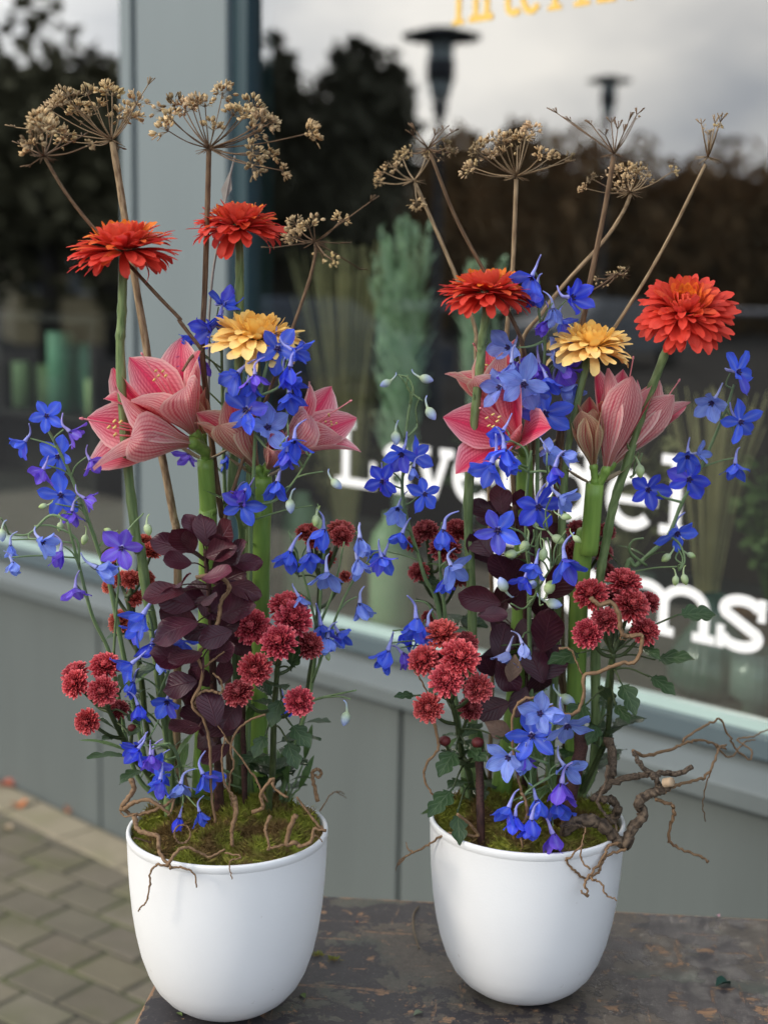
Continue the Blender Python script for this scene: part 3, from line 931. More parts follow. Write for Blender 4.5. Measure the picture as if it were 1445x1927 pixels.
def car(x, dist, col, label, turn):
    e = empty('parked_car', vpos(x, dist, -.05), label, 'car', 'cars parked across the street')
    M = Matrix.Rotation(turn, 4, 'Z')
    side = [(-2.1, .35), (-2.15, .75), (-1.3, .92), (-.7, 1.38), (.75, 1.42), (1.5, .98), (2.05, .85), (2.1, .35)]
    b = MB(); n_ = len(side)
    v = []
    for yy in (-.82, .82):
        for sx, sz in side: v.append((sx, yy * (.82 if sz > 1.2 else 1), sz))
    b.add(v, [(i, (i + 1) % n_, n_ + (i + 1) % n_, n_ + i) for i in range(n_)] + [tuple(range(n_))[::-1], tuple(range(n_, 2 * n_))])
    b.obj('body', plain('car_paint', col, .25, .05, 1, .6), e, M, False)
    gm = plain('car_glass', (.02, .025, .03), .08, .1, 2, .8)
    for s_ in (-1, 1):
        w_ = MB()
        yv = s_ * .80
        w_.add([(-1.12, s_ * .835, .97), (1.25, s_ * .835, .97), (.72, s_ * .70, 1.33), (-.66, s_ * .70, 1.33)], [(0, 1, 2, 3) if s_ < 0 else (3, 2, 1, 0)])
        w_.obj('side_window', gm, e, M, False)
        for xx in (-1.35, 1.35):
            MB().lathe([(0, -.1), (.2, -.1), (.31, -.09), (.33, 0), (.31, .09), (0, .1)], 18).obj('wheel', M_LAMP, e, M @ Matrix.Translation((xx, s_ * .76, .33)) @ Matrix.Rotation(PI / 2, 4, 'X'))
car(1130, 30.0, (.16, .165, .17), 'grey car mirrored low in the window right of the bouquet', .9)
car(560, 20.0, (.05, .06, .08), 'dark blue car mirrored low behind the pampas plume', 1.5)

# ------------------------------------------------------------------ table
TZ = 0.708
tcorner = Vector((-.2327, 1.783, 0))
TA = Matrix.Rotation(R(-4.73), 4, 'Z'); TA.translation = tcorner
table = empty('table', tcorner, 'low black painted wooden table with worn chipped top under the planters', 'table')
TR = Matrix.Rotation(R(-4.73), 4, 'Z')
def m_worn():
    t = NT('worn_black_paint')
    t.tc = t.new('TexCoord')
    ob = t.tc.outputs['Object']
    big = t.noise(7, 5, ob, 0.6)
    med = t.noise(38, 6, ob, 0.65)
    fine = t.noise(260, 4, ob)
    mp_ = t.new('Mapping'); mp_.inputs['Scale'].default_value = (9, 90, 9); mp_.inputs['Rotation'].default_value = (0, 0, .5)
    t.l.new(ob, mp_.inputs['Vector'])
    scr = t.noise(1.0, 5, mp_.outputs['Vector'], .6)
    mp2 = t.new('Mapping'); mp2.inputs['Scale'].default_value = (70, 8, 8); mp2.inputs['Rotation'].default_value = (0, 0, -.35)
    t.l.new(ob, mp2.inputs['Vector'])
    scr2 = t.noise(1.0, 4, mp2.outputs['Vector'], .6)
    det = t.noise(130, 6, ob, .7)
    wd_ = t.new('VectorMath', operation='MULTIPLY_ADD')
    nzc = t.new('TexNoise', Scale=14.0, Detail=4.0)
    t.l.new(ob, nzc.inputs['Vector']); t.l.new(nzc.outputs['Color'], wd_.inputs[0])
    wd_.inputs[1].default_value = (.05, .05, .05); t.l.new(ob, wd_.inputs[2])
    grain_m = t.new('Mapping'); grain_m.inputs['Scale'].default_value = (7, 150, 7); grain_m.inputs['Rotation'].default_value = (0, 0, .10)
    t.l.new(wd_.outputs[0], grain_m.inputs['Vector'])
    grain = t.noise(1.0, 5, grain_m.outputs['Vector'], .6)
    primer = t.mix(t.ramp(det, (.3, 0.0), (.7, 1.0)), (0.050, 0.040, 0.032), (0.105, 0.086, 0.068))
    primer = t.mix(t.math('MULTIPLY', t.ramp(t.noise(9, 4, ob), (.5, 0.0), (.62, 1.0)), .6), primer, (0.055, 0.070, 0.056))
    black = t.mix(det, (0.014, 0.012, 0.015), (0.040, 0.034, 0.036))
    big2 = t.noise(8.5, 8, wd_.outputs[0], .68)
    pk_ = t.ramp(big2, (.485, 0.0), (.500, 1.0))
    paint_ = t.mix(pk_, primer, black)
    wood = t.mix(grain, (0.13, 0.062, 0.034), (0.40, 0.235, 0.125))
    chips = t.math('MULTIPLY', t.ramp(t.noise(30, 7, wd_.outputs[0], .7), (.585, 0.0), (.60, 1.0)), t.ramp(grain, (.40, 0.0), (.56, 1.0)))
    scratch = t.math('MULTIPLY', t.math('MAXIMUM', t.ramp(scr, (.63, 0.0), (.65, 1.0)), t.ramp(scr2, (.65, 0.0), (.67, 1.0))), t.ramp(det, (.42, 0.0), (.55, 1.0)))
    sep = t.new('SeparateXYZ'); t.l.new(ob, sep.inputs[0])
    edge = t.math('MAXIMUM', t.math('GREATER_THAN', t.math('ADD', sep.outputs[1], t.math('MULTIPLY', t.math('SUBTRACT', med, .5), .016)), -.0035),
                  t.math('LESS_THAN', t.math('ADD', sep.outputs[0], t.math('MULTIPLY', t.math('SUBTRACT', med, .5), .014)), .0032))
    k = t.math('MAXIMUM', t.math('MAXIMUM', chips, t.math('MULTIPLY', scratch, .7)), edge)
    c = t.mix(k, paint_, wood)
    dust = t.ramp(fine, (.62, 0.0), (.72, 1.0))
    c = t.mix(t.math('MULTIPLY', dust, .35), c, (.20, .18, .16))
    t.base(c, t.math('ADD', .42, t.math('MULTIPLY', med, .3)), .5)
    h = t.math('ADD', t.math('SUBTRACT', t.math('MULTIPLY', det, .5), t.math('MULTIPLY', k, .9)), t.math('MULTIPLY', pk_, .6))
    t.bump(h, .5, .0012)
    return t.m
M_WORN = m_worn()
tb = MB()
bw, bd, bt_ = .757, .66, .03
n_ = 14
def rrect(x0, x1, y0, y1, r, z):
    out = []
    for cx_, cy_, a0 in ((x1 - r, y1 - r, 0), (x0 + r, y1 - r, 90), (x0 + r, y0 + r, 180), (x1 - r, y0 + r, 270)):
        for k in range(6): out.append((cx_ + r * math.cos(R(a0 + k * 18)), cy_ + r * math.sin(R(a0 + k * 18)), z))
    return out
lv = [rrect(.002, bw - .002, -bd + .002, -.002, .012, TZ), rrect(0, bw, -bd, 0, .014, TZ - .003), rrect(0, bw, -bd, 0, .014, TZ - bt_)]
v = [p for l in lv for p in l]; m_ = 24
tb.add(v, [tuple(range(m_)), tuple(range(2 * m_, 3 * m_))[::-1]] + [(k * m_ + i, (k + 1) * m_ + i, (k + 1) * m_ + (i + 1) % m_, k * m_ + (i + 1) % m_) for k in (0, 1) for i in range(m_)])
tb.obj('table_top', M_WORN, table, TR, False)
for x0, y0 in ((.05, -.10), (bw - .10, -.10), (.05, -bd + .05), (bw - .10, -bd + .05)):
    MB().box(x0, x0 + .05, y0, y0 + .05, 0, TZ - bt_).obj('leg', M_WORN, table, TR, False)
for bx in ((.10, bw - .10, -.09, -.07), (.10, bw - .10, -bd + .06, -bd + .08), (.06, .08, -bd + .1, -.1), (bw - .08, bw - .06, -bd + .1, -.1)):
    MB().box(*bx, TZ - bt_ - .08, TZ - bt_ - .0005).obj('apron', M_WORN, table, TR, False)

# ------------------------------------------------------------------ planters and moss
POTS = {'L': Vector((-.1653, 1.4861, TZ)), 'R': Vector((.1673, 1.5332, TZ))}
PH = .2055
M_POT = NT('matt_white_ceramic')
pn = M_POT.noise(420, 3)
pc0 = M_POT.mix(M_POT.noise(14, 5), (0.75, 0.75, 0.745), (0.83, 0.83, 0.825))
pc0 = M_POT.mix(M_POT.math('MULTIPLY', M_POT.ramp(M_POT.noise(85, 2), (.74, 0.0), (.77, 1.0)), .35), pc0, (0.42, 0.38, 0.32))
M_POT.base(pc0, 0.5, 0.35)
M_POT.bump(pn, .2, .0008)
M_POT = M_POT.m
for k, lb in (('L', 'white matt round planter nearest the camera, on the left of the table'), ('R', 'white matt round planter with gnarled branch, on the right of the table')):
    e = empty('planter', POTS[k], lb, 'planter', 'white planters on the table')
    pts = [(0, .0), (.040, 0.0), (.047, .0015), (.058, .007), (.070, .0165), (.080, .029), (.088, .045), (.0955, .068), (.1005, .092), (.1045, .120), (.107, .150), (.1085, .180), (.1092, .2040), (.1093, .2048), (.10965, .2052), (.10985, .2110), (.1094, .2128), (.1084, PH), (.1066, PH), (.1056, .2128), (.1052, .2105), (.1035, .17), (.099, .12), (0, .118)]
    b = MB(); b.lathe([(r_, z_ if z_ == PH else z_ * PH / .2135) for r_, z_ in pts], 96)
    b.obj('body', M_POT, e)
tmoss = NT('moss')
oi = tmoss.new('TexCoord')
mo1 = tmoss.noise(28, 4, oi.outputs['Object']); mo2 = tmoss.noise(170, 3, oi.outputs['Object'])
mc = tmoss.mix(mo2, (0.065, 0.068, 0.012), (0.42, 0.45, 0.065))
mc = tmoss.mix(tmoss.ramp(mo1, (.42, 0.0), (.58, 1.0)), mc, tmoss.mix(mo2, (.10, .052, .020), (.28, .19, .07)))
tmoss.base(mc, .9, .2)
M_MOSS = tmoss.thin(mc, .2)
def mossz(r): return .2005 + .017 * (1 - (r / .104) ** 2)
for k in 'LR':
    rg = random.Random(5 if k == 'L' else 9)
    b = MB()
    rings, n = 12, 40
    v = []
    hz = lambda x, y: .008 * max(-.5, y / .08) + .010 * math.sin(x * 75 + y * 40 + ord(k)) * math.cos(y * 90 - x * 30) + .003 * math.sin(x * 190 + 2) * math.sin(y * 170)
    for j in range(rings + 1):
        r = .1045 * j / rings
        for i in range(n):
            a = 2 * PI * i / n
            x, y = r * math.cos(a), r * math.sin(a)
            v.append((x, y, mossz(r) - .006 + hz(x, y) * (1 - (j / rings) ** 6)))
    b.add(v, [(j * n + i, j * n + (i + 1) % n, (j + 1) * n + (i + 1) % n, (j + 1) * n + i)[::-1] for j in range(rings) for i in range(n)])
    for q in range(19000):
        r = .1045 * math.sqrt(rg.random()); a = rg.uniform(0, 2 * PI)
        x, y = r * math.cos(a), r * math.sin(a)
        p = Vector((x, y, mossz(r) - .009 + hz(x, y)))
        L_ = rg.uniform(.005, .016)
        d = Vector((rg.gauss(0, .8), rg.gauss(0, .8), rg.uniform(.25, 1.1))).normalized() * L_
        if (Vector((x, y)) + Vector((d.x, d.y))).length > .106: d.x *= -.5; d.y *= -.5
        s_ = d.orthogonal().normalized() * rg.uniform(.0005, .0011)
        b.add([p - s_, p + s_, p + d * .6 + s_ * .8, p + d, p + d * .6 - s_ * .8], [(0, 1, 2, 3, 4)])
    o = b.obj('moss', M_MOSS, None, Matrix.Translation(POTS[k]), False)
    tag(o, 'green and brown moss filling the %s white planter' % ('left' if k == 'L' else 'right'), 'moss', 'moss beds in the planters', 'stuff')

# ------------------------------------------------------------------ plants: shared tools
def root_at(c, x, y, pot):
    X, Y = c(x, y)
    p = onz(X, Y, TZ + .200)
    q = p - POTS[pot]; q.z = 0
    if q.length > .092: q *= .092 / q.length
    return Vector((POTS[pot].x + q.x, POTS[pot].y + q.y, TZ + mossz(q.length)))
def path3(root, px, Yh, sub=6, Ys=None):
    # px: pixels from the root up; depth runs from the root's to Yh along the way
    L = [0.0]; prev = None
    pts2 = [Vector(p) for p in px]
    for a, b in zip(pts2, pts2[1:]): L.append(L[-1] + (b - a).length)
    tot = L[-1] + 60 or 1
    out = [root - Vector((0, 0, .03)), root] if root is not None else []
    for p, l in zip(px, L):
        t = (l + 60) / tot if root is not None else (l / max(1e-6, L[-1]))
        Y0 = root.y if root is not None else Ys
        out.append(PX(p[0], p[1], Y0 + (Yh - Y0) * t))
    return crom(out, sub)
def rads(pts, r0, r1, noise=0.0, seed=0, knots=0.0):
    rg = random.Random(seed)
    n = len(pts)
    return [(r0 + (r1 - r0) * i / (n - 1)) * (1 + rg.uniform(-noise, noise) + (knots if i % 5 == 2 else 0)) for i in range(n)]
def nearest(pts, p): return min(pts, key=lambda q: (q - p).length)
def loc(pts, o): return [p - o for p in pts]

# --- big chrysanthemums
def bigpetals(n, fat):
    out = []
    for k in range(n):
        rg = random.Random(40 + k)
        b0, b1 = (rg.uniform(-.1, .15), rg.uniform(.2, .9)) if k >= n // 2 else (rg.uniform(.05, .4), rg.uniform(-1.2, .1))
        out.append((lambda b0=b0, b1=b1, rg=rg: petal(1, fat * rg.uniform(.9, 1.1), prof((0, .42), (.3, .72), (.6, .96), (.8, 1), (.90, .88), (.96, .64), (1, .26)), lambda v: b0 + b1 * v * v, rg.uniform(.12, .30), 4, 9, .03, rg))())
    return out
def meshes(name, data, mat):
    res = []
    for d in data:
        b = MB(); b.add(*d)
        res.append(b.mesh(name, mat))
    return res
RED_P = meshes('red_petal', bigpetals(10, .225), M_RED)
YEL_P = meshes('apricot_petal', bigpetals(6, .27), M_YEL)
CALYX = MB().lathe([(0, -.16), (.10, -.15), (.22, -.08), (.26, 0), (.2, .08), (0, .12)], 14).mesh('bloom_core', M_STEMD)
def big_chrys(c, hx, hy, wpx, axis, Yh, rootspec, stem, kind, label, seed):
    rg = random.Random(seed)
    pot, rc, rx, ry = rootspec
    root = root_at(rc, rx, ry, pot)
    H = PX(*c(hx, hy), Yh)
    Rr = wpx / F * Yh / 2
    ax = Vector(axis).normalized()
    e = empty('chrysanthemum', root, label, 'chrysanthemum', 'large red chrysanthemums' if kind == 'red' else 'large apricot chrysanthemums')
    pts = path3(root, stem, Yh)
    pts.append(H - ax * Rr * .12)
    r0 = .0052 if kind == 'red' else .0045
    st = MB(); st.tube(loc(pts, root), rads(pts, r0 * 1.12, r0 * .86, .07, seed, .12), 10)
    for k in range(7):
        p = pts[8 + int(k * (len(pts) - 12) / 7)]
        a = rg.uniform(0, 6.28); d = Vector((math.cos(a), math.sin(a), .6)) * .0065
        st.tube(loc([p, p + d * .7, p + d * 1.3 + Vector((0, 0, .004))], root), [.0022, .0016, .0006], 5)
    st.obj('stem', M_STEM, e)
    Mb = Matrix.Translation(H - root) @ frame(ax, Vector((0, 0, 1)) if abs(ax.z) < .9 else Vector((0, 1, 0)))
    bl = link('bloom', CALYX, e, Mb @ Matrix.Diagonal((Rr, Rr, Rr * (.74 if kind == 'red' else .76), 1)))
    n = 235 if kind == 'red' else 130
    P_ = RED_P if kind == 'red' else YEL_P
    for i in range(n):
        t = i / (n - 1)
        el = R(-30 + 112 * t ** .9) + rg.gauss(0, .16)
        if kind != 'red': el = R(-24 + 98 * t ** .9) + rg.gauss(0, .12)
        ln = (1.0 - .48 * t ** 1.5) * rg.uniform(.84, 1.06)
        if kind == 'red' and rg.random() < .06 and t < .4: el -= .45
        az = i * 2.39996 + rg.gauss(0, .06)
        hf = len(P_) // 2
        o = link('petal', P_[rg.randrange(hf) + (hf if t + rg.gauss(0, .08) > .55 else 0)], bl)
        o.matrix_basis = radial(az, el, .13 * (1 - t * .7), -.06 + .12 * t, ln * (1.0 if kind == 'red' else 1.0), rg.gauss(0, .22))
        if kind == 'red':
            a, b_ = (0.84, 0.075, 0.045), (0.94, 0.26, 0.028)
            k = max(0, min(1, (t - (.26 if axis[1] > -.4 else .55)) / .32 + rg.gauss(0, .16)))
            o.color = tuple(a[q] + (b_[q] - a[q]) * k for q in range(3)) + (1,)
        else:
            a, b_ = (1.0, 0.72, 0.29), (1.0, 0.64, 0.15)
            k = max(0, min(1, t * 1.3 + rg.gauss(0, .12)))
            o.color = tuple(a[q] + (b_[q] - a[q]) * k for q in range(3)) + (1,)
    return e

# --- pompon spray chrysanthemums
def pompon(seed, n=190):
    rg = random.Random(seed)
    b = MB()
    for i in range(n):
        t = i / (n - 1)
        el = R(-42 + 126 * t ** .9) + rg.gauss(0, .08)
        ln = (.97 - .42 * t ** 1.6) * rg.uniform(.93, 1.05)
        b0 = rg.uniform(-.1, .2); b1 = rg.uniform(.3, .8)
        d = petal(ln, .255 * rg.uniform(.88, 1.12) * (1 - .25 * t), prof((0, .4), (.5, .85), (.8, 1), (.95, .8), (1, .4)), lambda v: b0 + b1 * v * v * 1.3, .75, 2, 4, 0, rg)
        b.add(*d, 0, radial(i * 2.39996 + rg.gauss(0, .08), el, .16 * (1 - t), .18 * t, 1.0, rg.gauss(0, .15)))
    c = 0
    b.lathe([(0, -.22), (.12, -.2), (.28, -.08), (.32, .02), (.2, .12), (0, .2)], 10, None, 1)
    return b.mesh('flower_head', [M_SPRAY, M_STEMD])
POMS = [pompon(100 + k) for k in range(4)]
def lobed(seed):
    rg = random.Random(seed)
    nv = 22
    pf = lambda v: (max(.03, math.sin(PI * min(1, v * .98 + .02)) ** .75) * (.56 + .44 * abs(math.sin(v * PI * 3.2 + .4)) ** .7)) if v > .22 else .07 + .1 * v
    k0 = rg.uniform(-.2, .3); k1 = rg.uniform(-1.1, -.3)
    return petal(1, .58 * rg.uniform(.85, 1.1), pf, lambda v: k0 + k1 * v, rg.uniform(.1, .3), 4, nv, .05, rg, rg.uniform(-.15, .15))
LEAFM = meshes('leaf', [lobed(k) for k in range(4)], M_LEAF)
def slim(seed, w=.2):
    rg = random.Random(seed)
    k1 = rg.uniform(-1.3, -.3)
    return petal(1, w, prof((0, .1), (.2, .6), (.5, 1), (.8, .6), (1, .03)), lambda v: .2 + k1 * v, .2, 2, 8, .05, rg)
SLIMM = meshes('leaf', [slim(k) for k in range(4)], M_FILL)
def spray(pot, rc, rx, ry, c, main, Yh, heads, label, group, seed, hue=(0.36, 0.016, 0.026), leaves=(), rnl=5, buds=()):
    rg = random.Random(seed)
    root = root_at(rc, rx, ry, pot)
    e = empty('spray_chrysanthemum', root, label, 'chrysanthemum', group)
    pts = path3(root, [cv(c, p) for p in main], Yh)
    st = MB(); st.tube(loc(pts, root), rads(pts, .0042, .0026, .08, seed, .1), 8)
    n = len(pts)
    def branch(H, ax, Rr):
        i = max(2, int(n * rg.uniform(.42, .72)))
        # leave the main stem below the head
        cand = [q for q in pts[2:] if q.z < H.z - .03] or pts[:3]
        s = min(cand[len(cand) // 3:], key=lambda q: (q - H).length + abs(q.z - (H.z - .07)) * .6)
        m1 = s.lerp(H - ax * Rr * .3, .5) + Vector((0, 0, -.006)) - ax * .006
        bp = crom([s, m1, H - ax * Rr * .18], 5)
        st.tube(loc(bp, root), rads(bp, .0023, .0019, .05, seed), 6)
        return bp
    for hh in heads:
        x, y, w = hh[:3]
        ax = Vector(hh[3] if len(hh) > 3 else (rg.gauss(0, .25), -.75 + rg.gauss(0, .2), .65)).normalized()
        dY = hh[4] if len(hh) > 4 else 0
        Yp = Yh + dY + rg.uniform(-.012, .012)
        H = PX(*c(x, y), Yp)
        Rr = w / F * Yp / 2
        branch(H, ax, Rr)
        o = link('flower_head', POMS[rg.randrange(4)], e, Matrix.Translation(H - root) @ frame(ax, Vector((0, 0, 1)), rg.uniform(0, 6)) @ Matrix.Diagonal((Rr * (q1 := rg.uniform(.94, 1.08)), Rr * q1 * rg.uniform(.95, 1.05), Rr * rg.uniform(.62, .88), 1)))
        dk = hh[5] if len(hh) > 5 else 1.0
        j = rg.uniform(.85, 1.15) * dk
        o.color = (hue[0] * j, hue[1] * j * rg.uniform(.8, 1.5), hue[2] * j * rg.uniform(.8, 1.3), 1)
    for x, y, w in buds:
        H = PX(*c(x, y), Yh)
        bp = branch(H, Vector((0, -.3, 1)).normalized(), .008)
        rr = w / F * Yh / 2
        MB().lathe([(0, -rr), (rr * .8, -rr * .5), (rr, 0), (rr * .85, rr * .5), (rr * .3, rr * .8), (0, rr * .8)], 12).obj('bud', M_BUDR, e, Matrix.Translation(H - root))
    for lf in leaves:
        x, y, L_, dx, dy, dz = lf
        p = PX(*c(x, y), Yh + .0)
        d = Vector((dx, -dz, -dy)).normalized()
        X = d.cross(Vector((0, -.5, .8))).normalized()
        M = Matrix((X, d, X.cross(d))).transposed().to_4x4()
        M.translation = p - root
        link('leaf', LEAFM[rg.randrange(4)], e, M @ Matrix.Scale(L_ / F * Yh, 4)).color = (1, 1, 1, 1)
        s0 = nearest([q for q in pts if q.z < p.z + .01] or pts, p)
        st.tube(loc(crom([s0, s0.lerp(p, .5) + Vector((0, 0, .004)), p + d * .004], 4), root), .0011, 5)
    for k in range(rnl + 5):
        q = pts[int(n * rg.uniform(.22, .8))]
        a = rg.uniform(0, 6.28)
        d = Vector((math.cos(a), math.sin(a), rg.uniform(.0, .9))).normalized()
        X = d.cross(Vector((0, 0, 1))).normalized()
        M = Matrix((X, d, X.cross(d))).transposed().to_4x4()
        M.translation = q - root
        o = link('leaf', LEAFM[rg.randrange(4)], e, M @ Matrix.Scale(rg.uniform(.028, .055), 4))
        o.color = (rg.uniform(.8, 1.3),) * 3 + (1,)
    st.obj('stem', M_STEMD, e)
    return e
M_BUDR = plain('crimson_bud', (0.12, 0.015, 0.015), .6, .3, 200)

# --- delphinium
def sepals():
    out = []
    for k in range(5):
        rg = random.Random(70 + k)
        b0, b1 = rg.uniform(-.2, .3), rg.uniform(-.9, .5)
        out.append(petal(1.06, rg.uniform(.58, .76), prof((0, .22), (.18, .58), (.42, .96), (.58, 1), (.78, .76), (.92, .40), (1, .06)), lambda v: b0 + b1 * v, rg.uniform(-.1, .5), 6, 9, rg.uniform(.05, .13), rg, rg.uniform(-.2, .2)))
    return out
SEP = meshes('sepal', sepals(), M_DEL)
def spur_mesh(k):
    b = MB()
    rg = random.Random(k)
    cu = rg.uniform(.1, .5)
    b.tube(crom([(0, .05, .02), (0, .12, -.18), (.02, .22, -.5), (.05 * k + .05, .34 + cu * .3, -.70), (.14 * k + .1, .34 + cu, -.80)], 4), [.13, .125, .12, .11, .10, .09, .08, .075, .07, .065, .06, .055, .05, .045, .04, .038, .035], 7)
    return b.mesh('blossom', M_SPUR)
SPUR = [spur_mesh(k) for k in range(3)]
def bee_mesh():
    b = MB()
    rg = random.Random(1)
    for k in range(5):
        a = k * 1.2566 + .3
        b.tube([(0, 0, 0), (math.cos(a) * .09, math.sin(a) * .09, .10), (math.cos(a) * .15, math.sin(a) * .15, .19)], [.05, .06, .03], 5)
    b.tube([(0, 0, 0), (0, 0, .14), (.02, .0, .2)], [.08, .07, .03], 6)
    return b.mesh('eye', M_BEE)
BEE = bee_mesh()
budb = MB()
budb.lathe([(0, -.1), (.16, -.05), (.34, .15), (.40, .42), (.34, .72), (.18, .96), (.05, 1.08), (0, 1.1)], 10)
uvz = [((0.5), max(0, min(1, p[2]))) for p in budb.v]; budb.uv = uvz
budb.tube(crom([(0, 0, 0), (0, .10, -.35), (.05, .28, -.75), (.02, .52, -.9)], 4), [.13, .12, .11, .10, .09, .085, .08, .075, .07, .06, .06, .05, .05], 6)
BUDM = budb.mesh('bud', M_BUD)
HUES = {0: (0.085, 0.170, 0.92), 1: (0.23, 0.12, 0.80), 2: (0.28, 0.40, 0.92), 3: (0.060, 0.100, 0.84), 4: (.40, .48, .86), 5: (.42, .55, .20)}
def delphinium(pot, rc, rx, ry, c, main, Yh, flowers, label, seed, sides=(), fern=7):
    rg = random.Random(seed)
    root = root_at(rc, rx, ry, pot)
    e = empty('delphinium', root, label, 'delphinium', 'blue delphinium stems')
    pts = path3(root, [cv(c, p) for p in main], Yh)
    st = MB(); st.tube(loc(pts, root), rads(pts, .0034, .0013, .05, seed, .06), 8)
    allp = list(pts[len(pts) // 4:])
    for sdp in sides:
        sp = path3(None, [c(*p) for p in sdp], Yh, 5, nearest(allp, PX(*c(*sdp[0]), Yh)).y)
        st.tube(loc(sp, root), rads(sp, .0017, .0009, .05, seed), 6)
        allp += sp
    for fl in flowers:
        cc = c
        if callable(fl[0]): cc, fl = fl[0], fl[1:]
        x, y, ty, fx, fy, fz = fl[:6]
        sc = fl[6] if len(fl) > 6 else 1.0
        hue = fl[7] if len(fl) > 7 else 0
        dY = fl[8] if len(fl) > 8 else rg.uniform(-.03, .01)
        q = nearest(allp, PX(*cc(x, y), Yh))
        Yp = q.y + dY
        p = PX(*cc(x, y), Yp)
        f = Vector((fx, -fz, -fy)).normalized()
        S_ = .0157 * sc * rg.uniform(.88, 1.1)
        col = HUES[hue]
        if ty == 'b':
            Mb = Matrix.Translation(p - root) @ frame(f, Vector((rg.gauss(0, .3), .2, 1)))
            o = link('bud', BUDM, e, Mb @ Matrix.Scale(.0098 * sc, 4))
            o.color = HUES[hue if len(fl) > 7 else 4] + (1,)
            back = p - f * .011 * sc
        else:
            el0 = {'o': 14, 'h': 46, 'n': 66}[ty]
            Mb = Matrix.Translation(p - root) @ frame(f, Vector((rg.gauss(0, .35), rg.gauss(0, .2), 1)), rg.gauss(0, .25)) @ Matrix.Scale(S_, 4)
            bl = link('blossom', SPUR[rg.randrange(3)], e, Mb)
            for k in range(5):
                o = link('sepal', SEP[rg.randrange(5)], bl)
                a = PI / 2 + k * 2 * PI / 5 + rg.gauss(0, .1)
                o.matrix_basis = radial(a, R(el0) + rg.gauss(0, .17), .06, .02 * (k % 2), rg.uniform(.92, 1.16), rg.gauss(0, .18))
                j = rg.uniform(.8, 1.25)
                h2 = HUES[1] if (rg.random() < .12 and hue in (0, 3)) else col
                o.color = tuple(max(0, (col[i] * .6 + h2[i] * .4) * j) for i in range(3)) + (1,)
            link('eye', BEE, bl)
            bl.color = tuple(col[i] * .55 + (.22, .22, .40)[i] * .45 for i in range(3)) + (1,)
            back = p - f * S_ * .35
        s0 = nearest([z for z in allp if z.z < p.z + .004] or allp, p + Vector((0, 0, -.018)))
        midp = s0.lerp(back, .55) + Vector((0, 0, -.004)) - f * .006
        pd = crom([s0, midp, back], 4)
        st.tube(loc(pd, root), rads(pd, .0011, .0008), 5)
    n = len(pts)
    for k in range(fern):
        q = pts[int(n * rg.uniform(.15, .6))]
        a = rg.uniform(0, 6.28)
        d = Vector((math.cos(a), math.sin(a) - .3, rg.uniform(.2, 1.6))).normalized()
        X = d.cross(Vector((0, 0, 1))).normalized()
        M = Matrix((X, d, X.cross(d))).transposed().to_4x4(); M.translation = q - root
        link('leaf', SLIMM[rg.randrange(4)], e, M @ Matrix.Scale(rg.uniform(.03, .06), 4)).color = (1, 1, 1, 1)
    st.obj('stem', M_STEML, e)
    return e

# --- amaryllis
def tepals():
    out = []
    for k in range(4):
        rg = random.Random(90 + k)
        tip = rg.uniform(.2, .6)
        out.append(lambda op, k=k, tip=tip: petal(1, .55, prof((0, .16), (.15, .32), (.35, .72), (.56, 1), (.74, .86), (.90, .42), (1, .03)), lambda v: -op * v - tip * op * max(0, v - .7) * 2.2, .38, 8, 12, .03, random.Random(k)))
    return out
TEP = tepals()
TEPM = {}
def tepm(op, k):
    key = (round(op, 2), k)
    if key not in TEPM:
        b = MB(); b.add(*TEP[k](op)); TEPM[key] = b.mesh('tepal', M_AMA)
    return TEPM[key]
M_STAM = plain('stamen', (0.75, 0.25, 0.26), .5, .1, 200)
M_ANTH = plain('anther', (0.72, 0.55, 0.18), .7, .2, 300)
M_SHEATH = plain('dry_sheath', (0.42, 0.32, 0.20), .7, .2, 60)
def stamens_mesh():
    b = MB()
    for k in range(6):
        a = k * 1.047
        x, y = math.cos(a) * .06, math.sin(a) * .06
        b.tube(crom([(0, 0, .1), (x * .6, y * .6, .45), (x * 1.3, y * 1.3 + .03, .78 + .03 * (k % 3))], 4), .008, 5)
        b.tube([(x * 1.3 - .02, y * 1.3 + .03, .785 + .03 * (k % 3)), (x * 1.3 + .02, y * 1.3 + .03, .80 + .03 * (k % 3))], .012, 5, 1)
    b.tube(crom([(0, 0, .1), (0, -.05, .6), (0, -.02, 1.14)], 5), .009, 5)
    b.tube([(0, -.02, 1.13), (0, -.012, 1.16)], [.018, .01], 6)
    return b.mesh('stamens', [M_STAM, M_ANTH])
STAM = stamens_mesh()
